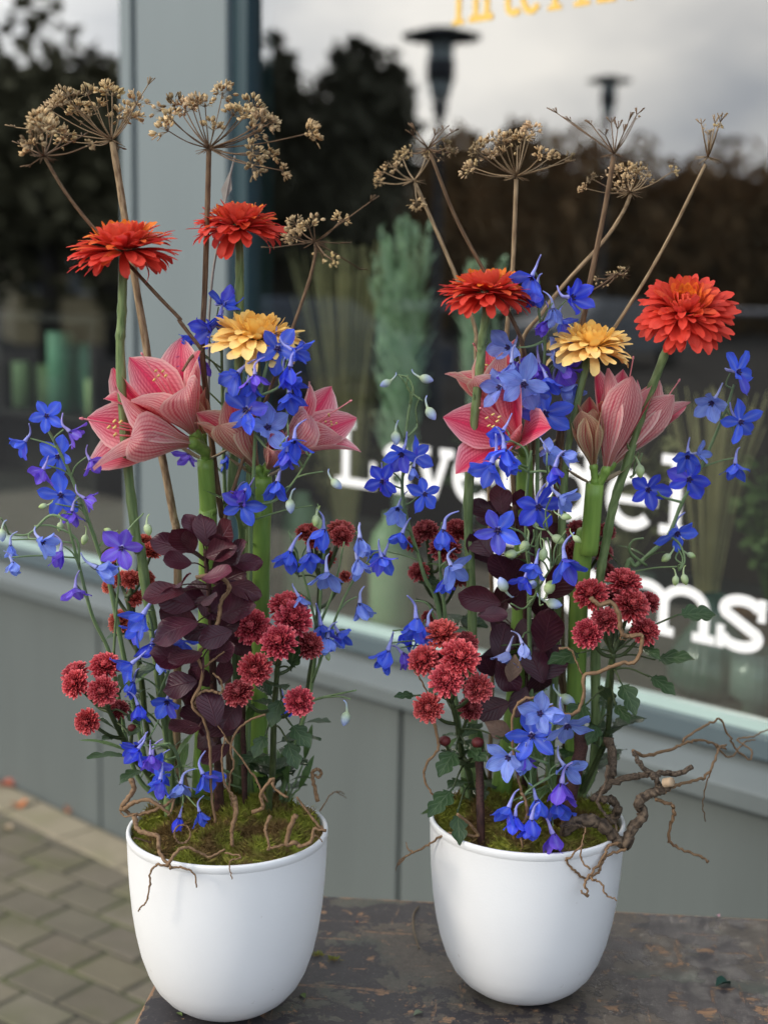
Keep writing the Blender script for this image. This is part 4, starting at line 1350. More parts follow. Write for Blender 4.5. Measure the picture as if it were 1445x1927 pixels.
def amaryllis(pot, rc, rx, ry, c, main, Yh, r0, r1, flowers, label, seed):
    rg = random.Random(seed)
    root = root_at(rc, rx, ry, pot)
    e = empty('amaryllis', root, label, 'amaryllis', 'pink amaryllis stalks')
    pts = path3(root, [cv(c, p) for p in main], Yh)
    st = MB(); st.tube(loc(pts, root), rads(pts, r0, r1), 18)
    st.obj('stem', M_AST, e)
    top = pts[-1]
    sh = MB()
    for s_ in (-1, 1):
        d = petal(.04, .018, prof((0, .8), (.4, 1), (1, .1)), lambda v: .5 * v - .9, .3, 3, 6)
        sh.add(*d, 0, Matrix.Translation(top - root) @ radial(PI / 2 + s_ * 1.5, R(70), r1 * .8, 0))
    sh.obj('sheath', M_SHEATH, e)
    for (bx, by, tx, ty, dY, op, spread, kind, tint, spin, *wd_) in flowers:
        wd = wd_[0] if wd_ else .92
        B = PX(*c(bx, by), Yh + dY * .25); T = PX(*c(tx, ty), Yh + dY)
        ax = (T - B).normalized(); L_ = (T - B).length
        Mf = Matrix.Translation(B - root) @ frame(ax, Vector((0, -.4, 1)), spin) @ Matrix.Diagonal((L_ * wd, L_ * wd, L_, 1))
        neck = MB()
        inv = Mf.inverted()
        s0 = inv @ (top - root)
        neck.tube(crom([s0, s0.lerp(Vector((0, 0, -.08)), .55) + Vector((0, 0, -.02)), (0, 0, 0), (0, 0, .10)], 5), [r1 * .55 / L_] * 5 + [.062] * 5 + [.075, .075, .07, .06, .045, .03], 10)
        fo = neck.obj('flower' if kind == 'f' else 'bud', M_AST, e, Mf)
        for k in range(6):
            inner = k % 2
            o = link('tepal', tepm(op * (1.0 if not inner else .85), rg.randrange(4)), fo)
            az = k * PI / 3 + rg.gauss(0, .06)
            el = R(90 - spread * (1.0 if not inner else .8)) + rg.gauss(0, .05)
            o.matrix_basis = radial(az, el, .035, .03 - .0 * inner, rg.uniform(.97, 1.1), rg.gauss(0, .06))
            j = rg.uniform(.92, 1.05)
            o.color = (tint[0] * j, tint[1] * j, tint[2] * j, 1)
        if kind == 'f': link('stamens', STAM, fo, Matrix.Rotation(rg.uniform(0, 6), 4, 'Z'))
    return e

# --- hogweed
def umbellet_mesh(seed, n=17, dens=1.0):
    rg = random.Random(seed)
    b = MB()
    for k in range(n):
        th = math.sqrt(rg.random()) * 1.45
        a = rg.uniform(0, 6.28)
        d = Vector((math.sin(th) * math.cos(a), math.sin(th) * math.sin(a), math.cos(th) * .9 + .12))
        L_ = rg.uniform(.6, 1.0)
        tip = d.normalized() * L_
        b.tube([(0, 0, 0), tip * .5 + Vector((0, 0, .03)), tip], .018, 3)
        if rg.random() > dens: continue
        for s_ in ((-1, 1) if rg.random() < .65 else (1,)):
            sd_ = tip.orthogonal().normalized()
            sd_ = (Matrix.Rotation(rg.uniform(0, 6.28), 3, tip) @ sd_)
            dirv = (tip.normalized() + sd_ * .5 * s_ + Vector((0, 0, .15))).normalized()
            X = dirv.cross(sd_).normalized()
            M = Matrix((X, dirv, X.cross(dirv))).transposed().to_4x4()
            M.translation = tip
            ln, wd, thk = rg.uniform(.50, .66), rg.uniform(.28, .38), .04
            v, uv = [], []
            out = [(0, 0), (.35, .16), (.5, .45), (.42, .75), (.0, 1), (-.42, .75), (-.5, .45), (-.35, .16)]
            for zz in (0, 1):
                for q in out: v.append((q[0] * wd, q[1] * ln, (thk if zz else -thk) * (1 - 2 * abs(q[0]) * .8))); uv.append((q[0] + .5, q[1]))
            b.add(v, [tuple(range(8))[::-1], tuple(range(8, 16))] + [(i, (i + 1) % 8, 8 + (i + 1) % 8, 8 + i) for i in range(8)], uv, 1, M)
    return b.mesh('umbellet', [M_HOG, M_SEED])
UMB = [umbellet_mesh(k) for k in range(4)]
UMBB = [umbellet_mesh(20 + k, 12, .25) for k in range(2)]
def umbel(e, root, st, node, Yn, ups, c, size, dens, rg, bare=()):
    N = PX(*node, Yn)
    for u_ in ups:
        x, y = u_[:2]
        sc = u_[2] if len(u_) > 2 else 1.0
        dY = rg.uniform(-.05, .05)
        p = PX(*c(x, y), Yn + dY)
        d = (p - N)
        rp = crom([N, N + d * .5 + Vector((0, 0, -.003)), p], 4)
        st.tube(loc(rp, root), [.0009] * 4 + [.0007] * 5, 4)
        ms = UMB if rg.random() < dens else UMBB
        ax = (d.normalized() + Vector((0, 0, .45))).normalized()
        o = link('umbellet', ms[rg.randrange(len(ms))], e, Matrix.Translation(p - root - ax * size * sc * .35) @ frame(ax, Vector((0, 1, .1)), rg.uniform(0, 6)) @ Matrix.Scale(size * sc, 4))
        j = rg.uniform(.75, 1.3)
        if rg.random() < .12: j *= .45
        o.color = (j, j * rg.uniform(.92, 1.0), j * rg.uniform(.82, 1.0), 1)
    for x, y in bare:
        p = PX(*c(x, y), Yn + rg.uniform(-.04, .06))
        st.tube(loc([N, N.lerp(p, .6), p], root), [.0009, .0007, .0006], 4)
        for k in range(5):
            a = rg.uniform(0, 6.28)
            q = p + ((p - N).normalized() * .008 + Vector((math.cos(a), math.sin(a), .3)) * .005)
            st.tube(loc([p, q], root), [.0004, .0007], 3)
    for k in range(12):
        a = k * .52
        q = N + Vector((math.cos(a) * .014, math.sin(a) * .014, -.004 + rg.uniform(-.003, .005)))
        st.tube(loc([N, q], root), [.0007, .0003], 3)
def hogweed(pot, rc, rx, ry, c, main, Yh, r0, r1, node, ups, label, seed, size=.0135, dens=.85, bare=(), extra=(), mat=None, sticks=()):
    rg = random.Random(seed)
    root = root_at(rc, rx, ry, pot)
    e = empty('dried_hogweed', root, label, 'dried umbel', 'dried hogweed umbels')
    pts = path3(root, [cc(*p) for cc, p in main], Yh, 5)
    st = MB(); st.tube(loc(pts, root), rads(pts, r0, r1, .05, seed, .05), 9)
    umbel(e, root, st, c(*node), Yh, ups, c, size, dens, rg, bare)
    for ex in extra:                                      # side stalks: (crop path, Y0, Y1, radius, node, umbellets, bare)
        sp = path3(None, [cc(*p) for cc, p in ex['path']], ex['Y1'], 5, ex['Y0'])
        st.tube(loc(sp, root), rads(sp, ex['r'], ex['r'] * .8, .05, seed), 8)
        if 'ups' in ex: umbel(e, root, st, ex['path'][-1][0](*ex['path'][-1][1]), ex['Y1'], ex['ups'], c, size, ex.get('dens', dens), rg, ex.get('bare', ()))
    st.obj('stem', mat or M_HOG, e)
    return e

# --- smoke bush
def smoke_leaf(seed):
    rg = random.Random(seed)
    b0, b1 = rg.uniform(-.35, .3), rg.uniform(-1.0, .6)
    d = petal(1, rg.uniform(.56, .82), prof((0, .10), (.15, .50), (.4, .92), (.6, 1), (.8, .85), (.93, .52), (1, .14)), lambda v: b0 + b1 * v, rg.uniform(-.05, .45), 6, 9, rg.uniform(.05, .13), rg, rg.uniform(-.2, .2))
    return d
SMK = meshes('leaf', [smoke_leaf(k) for k in range(9)], M_SMOKE)
def smoke(pot, rc, rx, ry, c, main, Yh, leaves, label, seed, extra=10):
    rg = random.Random(seed)
    root = root_at(rc, rx, ry, pot)
    e = empty('smoke_bush_branch', root, label, 'branch', 'purple smoke bush branches')
    pts = path3(root, [cv(c, p) for p in main], Yh)
    st = MB(); st.tube(loc(pts, root), rads(pts, .0062, .002, .06, seed, .08), 9)
    up = pts[len(pts) // 3:]
    def put(x, y, L_, deg, tilt, dY, light=1.0, cc=c):
        # deg: direction of the leaf tip in the picture, 0 right, 90 up; tilt: how far it turns to the camera
        p = PX(*cc(x, y), Yh + dY)
        d = Vector((math.cos(R(deg)), -math.sin(R(tilt)) * .6, math.sin(R(deg)))).normalized()
        nrm = Vector((rg.gauss(0, .3), -math.cos(R(tilt)), math.sin(R(tilt)))).normalized()
        X = d.cross(nrm).normalized(); Zv = X.cross(d)
        Ls = L_ / F * Yh * rg.uniform(.85, 1.15)
        base = p - d * Ls * .5
        M = Matrix((X, d, Zv)).transposed().to_4x4(); M.translation = base - root
        o = link('leaf', SMK[rg.randrange(9)], e, M @ Matrix.Scale(Ls, 4))
        o.color = (light * rg.uniform(.8, 1.25), light * rg.uniform(.8, 1.15), light * rg.uniform(.8, 1.15), 1)
        s0 = nearest(up, base + Vector((0, 0, -.015)))
        st.tube(loc(crom([s0, s0.lerp(base, .6) + Vector((0, 0, .002)), base + d * .002], 3), root), .0008, 5)
    for lf in leaves: put(*lf)
    for k in range(extra):
        q = up[int(len(up) * (rg.random() * .9))]
        pr_ = q - Vector((0, 0, CAM_Z)); zc = AX[2].dot(pr_)
        X, Y = CX + F * AX[0].dot(pr_) / zc, CY + F * AX[1].dot(pr_) / zc
        put(X + rg.uniform(-55, 55), Y + rg.uniform(-20, 20), rg.uniform(55, 80), rg.choice((20, 160, 60, 120, 200, -20)) + rg.uniform(-20, 20), rg.uniform(10, 60), rg.uniform(.01, .06), 1.0, ident)
    st.obj('stem', M_BSTEM, e)
    return e
# --- bent hazel twigs
def twig(c, paths, Y, label, r=.0022, group='corkscrew hazel twigs', name='hazel_twig', mat=None, cat='twig', Yend=None, wob=.0012, taper=.55, seed=0):
    q0 = [p for p in paths[0] if not isinstance(p, dict)][0]
    rg = random.Random(seed or int(q0[0]) + int(q0[1]))
    first = None
    b = MB()
    for i, pth in enumerate(paths):
        rr = r; mi_ = 0
        Y0, Y1 = Y, (Yend if Yend is not None else Y)
        if pth and isinstance(pth[0], dict):
            o = pth[0]; pth = pth[1:]
            rr = o.get('r', r); mi_ = o.get('m', 0); Y0 = o.get('Y0', Y0); Y1 = o.get('Y1', Y1)
        cc = [c(*p) for p in pth]
        pts = path3(None, cc, Y1, 6, Y0)
        if first is None: first = pts[0]
        pts = [p + Vector((rg.gauss(0, wob * .3), rg.gauss(0, wob * .6), rg.gauss(0, wob * .3))) for p in pts]
        b.tube(loc(pts, first), rads(pts, rr, rr * taper, .12, i, .12), 8, mi_)
    o = b.obj(name, [mat or M_TWIG, M_TWIG], None, Matrix.Translation(first))
    return tag(o, label, cat, group)

# ================================================================== LEFT BOUQUET
YL = 1.486
hogweed('L', c7, 715, 250, c1, [(c7, (690, 130)), (c5, (668, 900)), (c5, (672, 500)), (c5, (670, 120)), (c3, (655, 860)), (c3, (625, 700)), (c3, (590, 520)), (c3, (556, 245)), (c3, (520, 30)), (c1, (475, 640)), (c1, (450, 480)), (c1, (426, 335))],
        YL + .05, .0052, .0036, (424, 328),
        [(215, 190), (265, 178), (328, 148), (400, 135), (425, 150), (330, 235), (290, 210), (190, 215), (452, 240), (500, 235), (522, 182), (480, 215), (350, 345, .5), (235, 160), (365, 200), (140, 265, .7), (240, 330, .8)],
        'tall dried umbel at far left on a thick speckled stalk', 1, .0106, .95, bare=[(560, 120), (445, 350), (60, 280)])
hogweed('L', c7, 870, 200, c1, [(c7, (866, 60)), (c5, (862, 700)), (c5, (856, 300)), (c5, (846, 40)), (c3, (838, 860)), (c3, (815, 700)), (c3, (788, 480)), (c3, (765, 240)), (c3, (774, 20)), (c1, (785, 560)), (c1, (790, 365))],
        YL - .02, .0042, .0026, (790, 360),
        [(842, 148, 1.1), (745, 185), (700, 212, 1.1), (660, 185), (602, 208), (622, 285, 1.2), (808, 278), (775, 190), (885, 225), (960, 200, 1.1), (1000, 255, 1.1), (970, 300), (1180, 300, 1.15), (962, 375, 1.1), (962, 425, 1.15), (1072, 445, .7), (1030, 385, .8), (725, 200), (920, 225), (1030, 260, .8), (640, 240)],
        'large tawny dried umbel in front of the grey post, stalk forking twice', 2, .0106, .97,
        extra=[dict(path=[(c3, (765, 240)), (c3, (680, 130)), (c1, (680, 1003)), (c1, (600, 920)), (c1, (480, 790)), (c1, (350, 655)), (c1, (245, 520)), (c1, (167, 388))], Y0=YL - .015, Y1=YL - .06, r=.0021,
                    ups=[(160, 280, 1.1), (185, 262), (130, 330), (250, 310, .9), (110, 362, .9), (340, 347, .5), (205, 290), (150, 245)], bare=[(80, 345), (310, 315), (120, 420)], dens=.9),
               dict(path=[(c3, (848, 885)), (c3, (880, 770)), (c3, (940, 590)), (c3, (985, 480)), (c3, (1060, 280)), (c3, (1160, 0)), (c1, (1190, 765)), (c1, (1191, 712))], Y0=YL - .01, Y1=YL - .05, r=.0020,
                    ups=[(1112, 640, .8), (1120, 690, .9), (1185, 625, .9), (1165, 650, .8), (1290, 628, .8), (1215, 752, .9), (1258, 782, .6), (1090, 690, .7)], bare=[(1400, 560), (1355, 812), (1030, 735), (1280, 718)], dens=.9),
               dict(path=[(c3, (765, 240)), (c3, (725, 265)), (c3, (690, 318))], Y0=YL - .016, Y1=YL - .03, r=.0018)], mat=M_HOGD)
sb = MB()
pts = path3(None, [c3(788, 460), c3(790, 200), c1(790, 1000), c1(805, 830), c1(828, 700), c1(845, 600), c1(868, 470), c1(888, 388)], YL + .06, 5, YL + .05)
sb.tube(loc(pts, pts[0]), rads(pts, .0016, .0012), 6)
k0 = PX(*c1(845, 565), YL + .06) - pts[0]; k1 = PX(*c1(872, 440), YL + .06) - pts[0]
sb.add([k0, k0.lerp(k1, .4) + Vector((.006, -.002, 0)), k1, k0.lerp(k1, .4) + Vector((-.006, .002, 0))], [(0, 1, 2, 3)])
tag(sb.obj('dried_grass_stem', plain('grey_straw', (.30, .28, .25), .8, .2, 60), None, Matrix.Translation(pts[0])), 'thin grey dried stem with a narrow blade before the grey post', 'dried stem')

big_chrys(c1, 467, 740, 204, (-.10, -.12, 1), YL - .045, ('L', c7, 640, 285), CP(c5, (640, 900), (612, 700), (585, 480), (552, 300), (530, 130)) + CP(c3, (522, 990), (492, 760), (466, 470), (455, 230)) + CP(c1, (461, 1000), (466, 800)), 'red', 'leftmost red chrysanthemum bloom, lower of the two on the left', 21)
big_chrys(c1, 902, 655, 178, (.03, -.05, 1), YL + .005, ('L', c7, 905, 190), CP(c5, (905, 700), (915, 300), (918, 60)) + CP(c3, (880, 800), (885, 620), (893, 420), (905, 260)) + CP(c1, (905, 980), (905, 780)), 'red', 'red chrysanthemum bloom standing highest, in front of the window edge', 22)
big_chrys(c3, 968, 195, 184, (.08, -.22, 1), YL - .02, ('L', c7, 945, 235), CP(c5, (948, 800), (945, 400), (942, 60)) + CP(c3, (940, 900), (948, 650), (966, 480), (970, 320)), 'yel', 'apricot yellow chrysanthemum bloom in the left bouquet', 23)

PK = (1.0, 1.0, 1.0)
PALE = (1.03, 1.25, 1.15)
GRN = (.75, 1.05, .62)
amaryllis('L', c7, 762, 232, c3, [c7(768, 60), c5(772, 850), c5(785, 400), c5(786, 20), c3(788, 850), c3(776, 650)], YL + .02, .0124, .0088,
          [(735, 590, 365, 512, -.075, .55, 15, 'f', (1.0, 1.0, 1.0), .2), (742, 562, 565, 290, -.055, .52, 20, 'f', PK, .5), (772, 565, 742, 395, -.01, .12, 8, 'b', (.85, .85, .55), .3)],
          'pink veined amaryllis with two open flowers facing left', 31)
amaryllis('L', c7, 968, 222, c3, [c7(976, 60), c5(975, 850), c5(980, 400), c5(988, 20), c3(995, 850), c3(992, 715)], YL + .0, .0124, .0098,
          [(975, 690, 838, 445, -.03, .42, 15, 'b', (.88, 1.05, .80), .1), (1035, 650, 1290, 462, -.035, .55, 15, 'f', (.98, 1.0, 1.02), .3, .85), (1010, 690, 1072, 590, -.05, .1, 9, 'b', (.8, .8, .7), .2)],
          'pink amaryllis with one open flower pointing right and a greenish bud', 32)

delphinium('L', c7, 600, 225, c3, [c7(560, 120), c5(540, 900), c5(470, 560), c5(420, 300), c5(385, 180), c3(375, 1000), c3(338, 890), c3(300, 790), c3(255, 680), c3(205, 580), c3(160, 500)], YL - .05,
           [(177, 487, 'o', .25, -.1, 1, 1.15), (98, 585, 'h', -.75, .6, .35, 1.0), (262, 548, 'h', .85, .4, -.1, 1.05, 1), (222, 640, 'o', -.05, .05, 1, 1.25), (340, 655, 'h', .7, .65, .3, 1.0, 1), (168, 690, 'h', -.5, .7, .4, 1.1, 1),
            (232, 785, 'o', .05, .1, 1, 1.28), (275, 845, 'h', -.1, .9, .35, 1.05, 1), (318, 800, 'h', .9, .3, -.2, .9, 1), (232, 890, 'b', -.2, 1, .2, .9, 5), (178, 825, 'b', -1, .2, .2, .8, 5), (326, 938, 'b', -.3, 1, .3, 1.0, 5)],
           'delphinium spike leaning farthest left with violet tinted open blossoms', 41)
delphinium('L', c7, 585, 240, c5, [c7(530, 140), c5(480, 880), c5(420, 560), c5(350, 400), c5(300, 210), c5(255, 40)], YL - .06,
           [(40, 130, 'n', .15, 1, .35, 1.0, 2), (50, 195, 'n', .2, .95, .4, .95, 2), (158, 118, 'h', .8, .25, .55, 1.15, 2), (235, 155, 'n', -.3, .9, .4, 1.15, 1), (285, 295, 'h', .2, .8, .55, 1.2, 1), (365, 218, 'n', 1, .25, .25, 1.15, 2),
            (462, 142, 'o', -.1, .1, 1, 1.25, 1), (8, 75, 'b', .1, 1, .2, 1.1, 4), (555, 55, 'b', .3, 1, .2, 1.1, 5), (420, 80, 'b', -.8, -.3, .2, .7, 5)],
           'low delphinium side shoots reaching the left picture edge with pale drooping blossoms', 42,
           sides=[[(255, 40), (190, 20), (110, 90), (35, 90)], [(300, 210), (290, 110), (200, 60), (130, 60)], [(430, 560), (440, 380), (450, 250), (440, 150)]])
delphinium('L', c7, 655, 240, c5, [c7(650, 130), c5(632, 900), c5(608, 720), c5(588, 560), c5(575, 440), c5(560, 380)], YL - .06,
           [(545, 395, 'h', -.5, .55, .5, 1.45), (520, 450, 'h', -.8, .5, .3, 1.15), (572, 505, 'h', .1, .8, .5, 1.15, 3), (500, 580, 'h', -.7, .5, .5, 1.2), (505, 645, 'n', -.3, .85, .4, 1.05), (525, 735, 'n', .1, 1, .3, 1.15, 3), (632, 722, 'h', -.05, .35, .95, 1.25, 0),
            (678, 490, 'h', .15, .85, .4, 1.35), (600, 555, 'n', .3, .9, .2, 1.0, 2), (520, 890, 'h', -.35, .4, .75, 1.05, 3), (575, 930, 'h', .1, .7, .6, 1.05, 1), (610, 990, 'h', .1, .6, .7, 1.0)],
           'delphinium with large blue blossoms hugging the left side of the purple leaves', 43,
           sides=[[(600, 700), (640, 600), (660, 520)], [(632, 900), (570, 870), (540, 850)]])
delphinium('L', c7, 690, 262, c7, [c7(690, 160), c7(680, 80), c7(660, 20), c5(640, 880)], YL - .085,
           [(525, 20, 'h', -.5, .4, .7, 1.05, 3), (590, 75, 'o', -.2, .3, .9, 1.0), (610, 135, 'h', -.3, .7, .6, 1.15), (680, 150, 'h', .1, .9, .5, 1.2, 2), (765, 115, 'h', .6, .6, .6, 1.25), (752, 255, 'n', .4, .7, .4, .9), (680, 275, 'n', -.2, .9, .3, .95, 3), (570, 40, 'n', .1, .8, .5, 1.0, 1)],
           'short delphinium low over the moss of the left planter', 44, fern=6)
delphinium('L', c7, 900, 215, c3, [c7(900, 100), c5(890, 700), c5(870, 300), c5(852, 40), c3(850, 800), c3(845, 600), c3(840, 380), c3(838, 250), c3(838, 130)], YL + .035,
           [(840, 65, 'h', .5, -.35, .5, 1.35), (830, 108, 'h', -.1, .8, .5, 1.1), (800, 160, 'h', -.6, .2, .6, 1.25, 3), (752, 265, 'h', -.15, .85, .5, 1.3, 1), (735, 195, 'n', -.8, .4, .2, 1.0), (740, 380, 'n', -.2, .6, -.4, 1.0, 2), (715, 630, 'h', -.3, .85, .3, 1.1, 1), (850, 635, 'h', .3, .8, .3, .95), (880, 360, 'n', .3, .7, .2, 1.0, 1), (895, 770, 'h', -.2, .5, .6, .9, 1), (700, 255, 'n', -.5, .8, .1, .9)],
           'delphinium behind the umbel stalk before the grey post', 45, fern=6)
delphinium('L', c7, 930, 255, c3, [c7(935, 120), c5(940, 700), c5(945, 300), c5(948, 40), c3(955, 800), c3(965, 560), c3(985, 400), c3(1010, 290), c3(1020, 270)], YL - .055,
           [(1050, 232, 'o', .0, .05, 1, 1.5, 0), (1105, 240, 'h', .8, .2, .4, 1.2), (1092, 300, 'n', .15, 1, .3, 1.3, 3), (900, 325, 'h', -.5, .4, .5, 1.25), (935, 362, 'h', .2, .9, .35, 1.2, 0), (930, 462, 'o', -.1, .15, 1, 1.55), (1092, 400, 'h', .25, .85, .5, 1.25), (1010, 530, 'h', .15, -.1, .9, 1.4, 2), (1110, 575, 'h', .1, .75, .6, 1.4), (1095, 345, 'n', .6, .6, .3, 1.1),
            (1045, 735, 'h', .1, .75, .5, 1.45, 0), (915, 822, 'o', -.15, .1, .9, 1.45), (925, 770, 'n', -.5, .3, .3, 1.0, 1), (960, 330, 'h', .3, .9, .2, 1.1, 1), (1085, 620, 'n', 0, 1, .2, 1.2), (1095, 805, 'b', .1, 1, .2, 1.3, 4), (1195, 870, 'b', .3, .9, .2, 1.2, 5), (1255, 730, 'b', .8, .7, .2, 1.2, 4)],
           'central delphinium with wide blue blossoms in front of the apricot bloom', 46,
           sides=[[(965, 560), (1030, 620), (1090, 560)], [(985, 410), (1050, 380), (1085, 330)], [(955, 830), (1050, 800), (1120, 720), (1180, 620)]])
delphinium('L', c7, 1060, 235, c5, [c7(1080, 130), c5(1110, 900), c5(1170, 700), c5(1200, 450), c5(1215, 260), c5(1225, 140)], YL - .01,
           [(1225, 70, 'n', -.2, 1, .3, 1.35, 0), (1095, 155, 'h', -.25, .75, .5, 1.4), (1165, 160, 'h', .3, .85, .4, 1.25), (1355, 105, 'n', .35, .9, .3, 1.3, 2), (1352, 185, 'n', .2, 1, .35, 1.25, 2), (1235, 235, 'h', .05, .8, .5, 1.35, 2), (1440, 178, 'h', .3, .8, .5, 1.3), (1355, 350, 'n', .3, .95, .3, 1.3, 2), (1130, 325, 'n', .3, .7, .4, 1.1, 2), (1215, 435, 'h', .0, .9, .5, 1.35), (1275, 465, 'h', .6, .6, .4, 1.15), (1235, 480, 'n', .1, 1, .3, 1.1, 2), (1195, 20, 'b', -.1, 1, .3, 1.1, 5), (1310, 765, 'b', -.25, 1, .3, 1.35, 4), (1075, 720, 'n', .0, .9, .2, 1.1, 3), (1235, 540, 'b', .3, 1, .3, .8, 5)],
           'delphinium with pale drooping blossoms on the right flank of the left bouquet', 47,
           sides=[[(1200, 450), (1260, 300), (1300, 120)], [(1180, 650), (1300, 330), (1400, 180)], [(1170, 720), (1250, 700), (1345, 680)], [(1200, 460), (1150, 260), (1090, 80)]])

smoke('L', c7, 828, 300, c5, [c7(826, 160), c7(824, 20), c5(818, 850), c5(806, 650), c5(800, 450), c5(790, 300), c5(780, 210), c5(775, 150)], YL - .055,
      [(735, 62, 62, 115, 25, -.005), (782, 78, 64, 88, 20, -.012), (690, 108, 60, 125, 15, -.008), (722, 112, 48, 100, 10, -.012), (640, 128, 66, 155, 15, -.005), (665, 198, 68, 175, 35, -.015), (820, 105, 60, 65, 20, 0, 1.0), (862, 92, 76, 48, 25, .004, 1.15), (838, 150, 62, 25, 10, -.01), (905, 170, 76, 28, 40, -.004, 1.2), (850, 185, 60, 40, 10, -.014), (925, 185, 60, 22, 45, .002, 1.1),
       (822, 250, 70, 15, 45, -.03, 1.9), (918, 278, 72, 8, 55, -.012, 1.25), (622, 298, 82, 170, 50, -.03, 1.35), (705, 290, 62, 8, 60, -.028, 1.1), (660, 345, 70, 165, 20, -.015), (680, 405, 98, 150, 5, -.012, .95), (660, 422, 88, 172, 55, -.035, 1.3), (800, 348, 56, 10, 60, -.03, 1.1), (905, 372, 86, 28, 35, -.006, 1.05), (850, 330, 80, 50, 10, .0), (860, 440, 76, 30, 15, .0, .9),
       (810, 478, 62, 195, 20, -.02), (640, 562, 74, 180, 30, -.03, .95), (700, 568, 62, 200, 40, -.04, 1.0), (850, 535, 60, 20, 20, -.01), (735, 595, 60, 230, 15, -.02), (670, 655, 66, 185, 20, -.02, .9), (850, 610, 66, 70, 12, -.01), (810, 745, 84, 95, 5, -.028, 1.05), (870, 775, 66, 240, 15, -.005, .9), (700, 812, 66, 165, 70, -.035), (715, 705, 70, 240, 12, .0, .8), (905, 520, 62, -20, 15, .01, .85), (760, 620, 70, 120, 10, .0, .8), (900, 690, 66, 10, 15, .015, .8), (745, 460, 60, 200, 10, .0, .85), (880, 250, 70, 30, 12, .01)],
      'dark purple smoke bush branch in the middle of the left bouquet', 51, 16)

spray('L', c7, 612, 240, c5, [c7(560, 110), (500, 930), (450, 830), (410, 750)], YL - .045, [(285, 612, 54, (-.3, -.3, .9), .02), (285, 655, 58, (-.35, -.85, .5), -.01), (398, 588, 60, (0, -.6, .8), .0), (390, 682, 60, (.05, -.9, .35), -.02), (330, 798, 52, (-.2, -.95, .2), -.03), (450, 752, 40, (.1, -.5, .5), .02, .45)],
      'spray of crimson pompon chrysanthemums at the lower left of the left bouquet', 'crimson spray chrysanthemums', 61, (0.72, 0.034, 0.048), [(455, 690, 62, .2, -.9, .3), (500, 640, 66, .5, -.7, .4), (470, 770, 40, .8, .1, .4), (480, 850, 44, .7, -.4, .5)], 4, [(500, 822, 18)])
spray('L', c7, 625, 220, c5, [c7(600, 80), (560, 850), (530, 600), (500, 420), (480, 330)], YL + .035, [(425, 172, 46, (-.3, -.5, .8)), (575, 152, 44, (.2, -.4, .9)), (545, 112, 34, (.1, -.2, 1), .03), (495, 262, 38, (.0, -.8, .6)), (460, 258, 36, (-.2, -.5, .8), .02), (412, 285, 30, (-.4, -.7, .5)), (508, 330, 36, (.2, -.7, .5)), (455, 422, 46, (-.2, -.9, .3)), (555, 258, 34, (.3, -.7, .4), .02, .8)],
      'orange red pompon chrysanthemums at the left behind the long green stem', 'orange spray chrysanthemums', 62, (0.62, 0.075, 0.025), [], 4)
spray('L', c7, 1015, 290, c5, [c7(1020, 150), (1030, 980), (1035, 780), (1045, 640), (1050, 560)], YL - .04, [(953, 442, 74, (-.2, -.75, .6)), (1085, 362, 70, (.0, -.5, .85), .015), (1108, 412, 72, (.1, -.8, .55), -.005), (1055, 498, 70, (-.1, -.75, .6), -.02), (1168, 510, 58, (.3, -.75, .45), .0, .6), (963, 600, 64, (-.05, -1, .15), -.03), (900, 690, 56, (-.1, -.6, .75), -.02, .6), (1130, 722, 54, (.1, -.85, .4), -.02), (1000, 460, 46, (0, -.5, .7), .03, .45)],
      'spray of large crimson pompon chrysanthemums on the right of the purple leaves', 'crimson spray chrysanthemums', 63, (0.72, 0.040, 0.065), [(1100, 610, 90, .2, -.9, .3), (1070, 700, 70, -.2, .3, .5), (1090, 800, 70, .6, .3, .6), (1080, 860, 66, .4, .6, .6), (1010, 840, 60, -.3, .3, .6)], 8)
spray('L', c7, 1060, 185, c5, [c7(1080, 60), (1130, 850), (1190, 500), (1210, 260)], YL + .05, [(1160, 82, 46, (-.2, -.4, .9)), (1288, 75, 56, (.2, -.4, .9)), (1290, 100, 44, (.2, -.8, .5), -.02), (1235, 182, 34, (0, -.7, .5)), (1305, 250, 26, (.3, -.6, .5)), (1190, 108, 40, (0, -.7, .5), -.01)],
      'rust red pompon chrysanthemums at the back right of the left bouquet', 'orange spray chrysanthemums', 64, (0.52, 0.045, 0.022), [(1130, 260, 70, -.3, -.8, .4), (1190, 230, 60, .2, -.8, .4)], 6)

twig(c5, [[c_ for c_ in [(740, 256), (800, 243), (848, 262), (866, 300), (838, 340), (828, 400), (806, 470), (760, 530), (748, 560), (764, 600), (758, 660), (726, 735), (770, 790), (790, 870), (795, 960), (800, 1080), (815, 1180)]], [{'r': .0014}, (764, 600), (800, 570), (845, 535)], [{'r': .0017}, (738, 735), (755, 690), (800, 682), (828, 692), (842, 680), (832, 640), (805, 615)], [{'r': .001}, (730, 735), (790, 775), (820, 810), (850, 850)]],
     1.415, 'long winding hazel twig in front of the purple leaves', .0023, Yend=1.41)
twig(c5, [[(1005, 772), (940, 795), (890, 840), (872, 910), (885, 960), (868, 1010), (872, 1090), (890, 1150)]], 1.42, 'thin S shaped hazel twig right of the purple leaves', .0013, Yend=1.43)
twig(c7, [[(885, 200), (892, 260), (876, 320), (880, 385)], [{'r': .0014}, (885, 200), (850, 150), (838, 60), (850, -30)]], 1.41, 'short brown hazel twig standing in the moss of the left planter', .003, Yend=1.405)
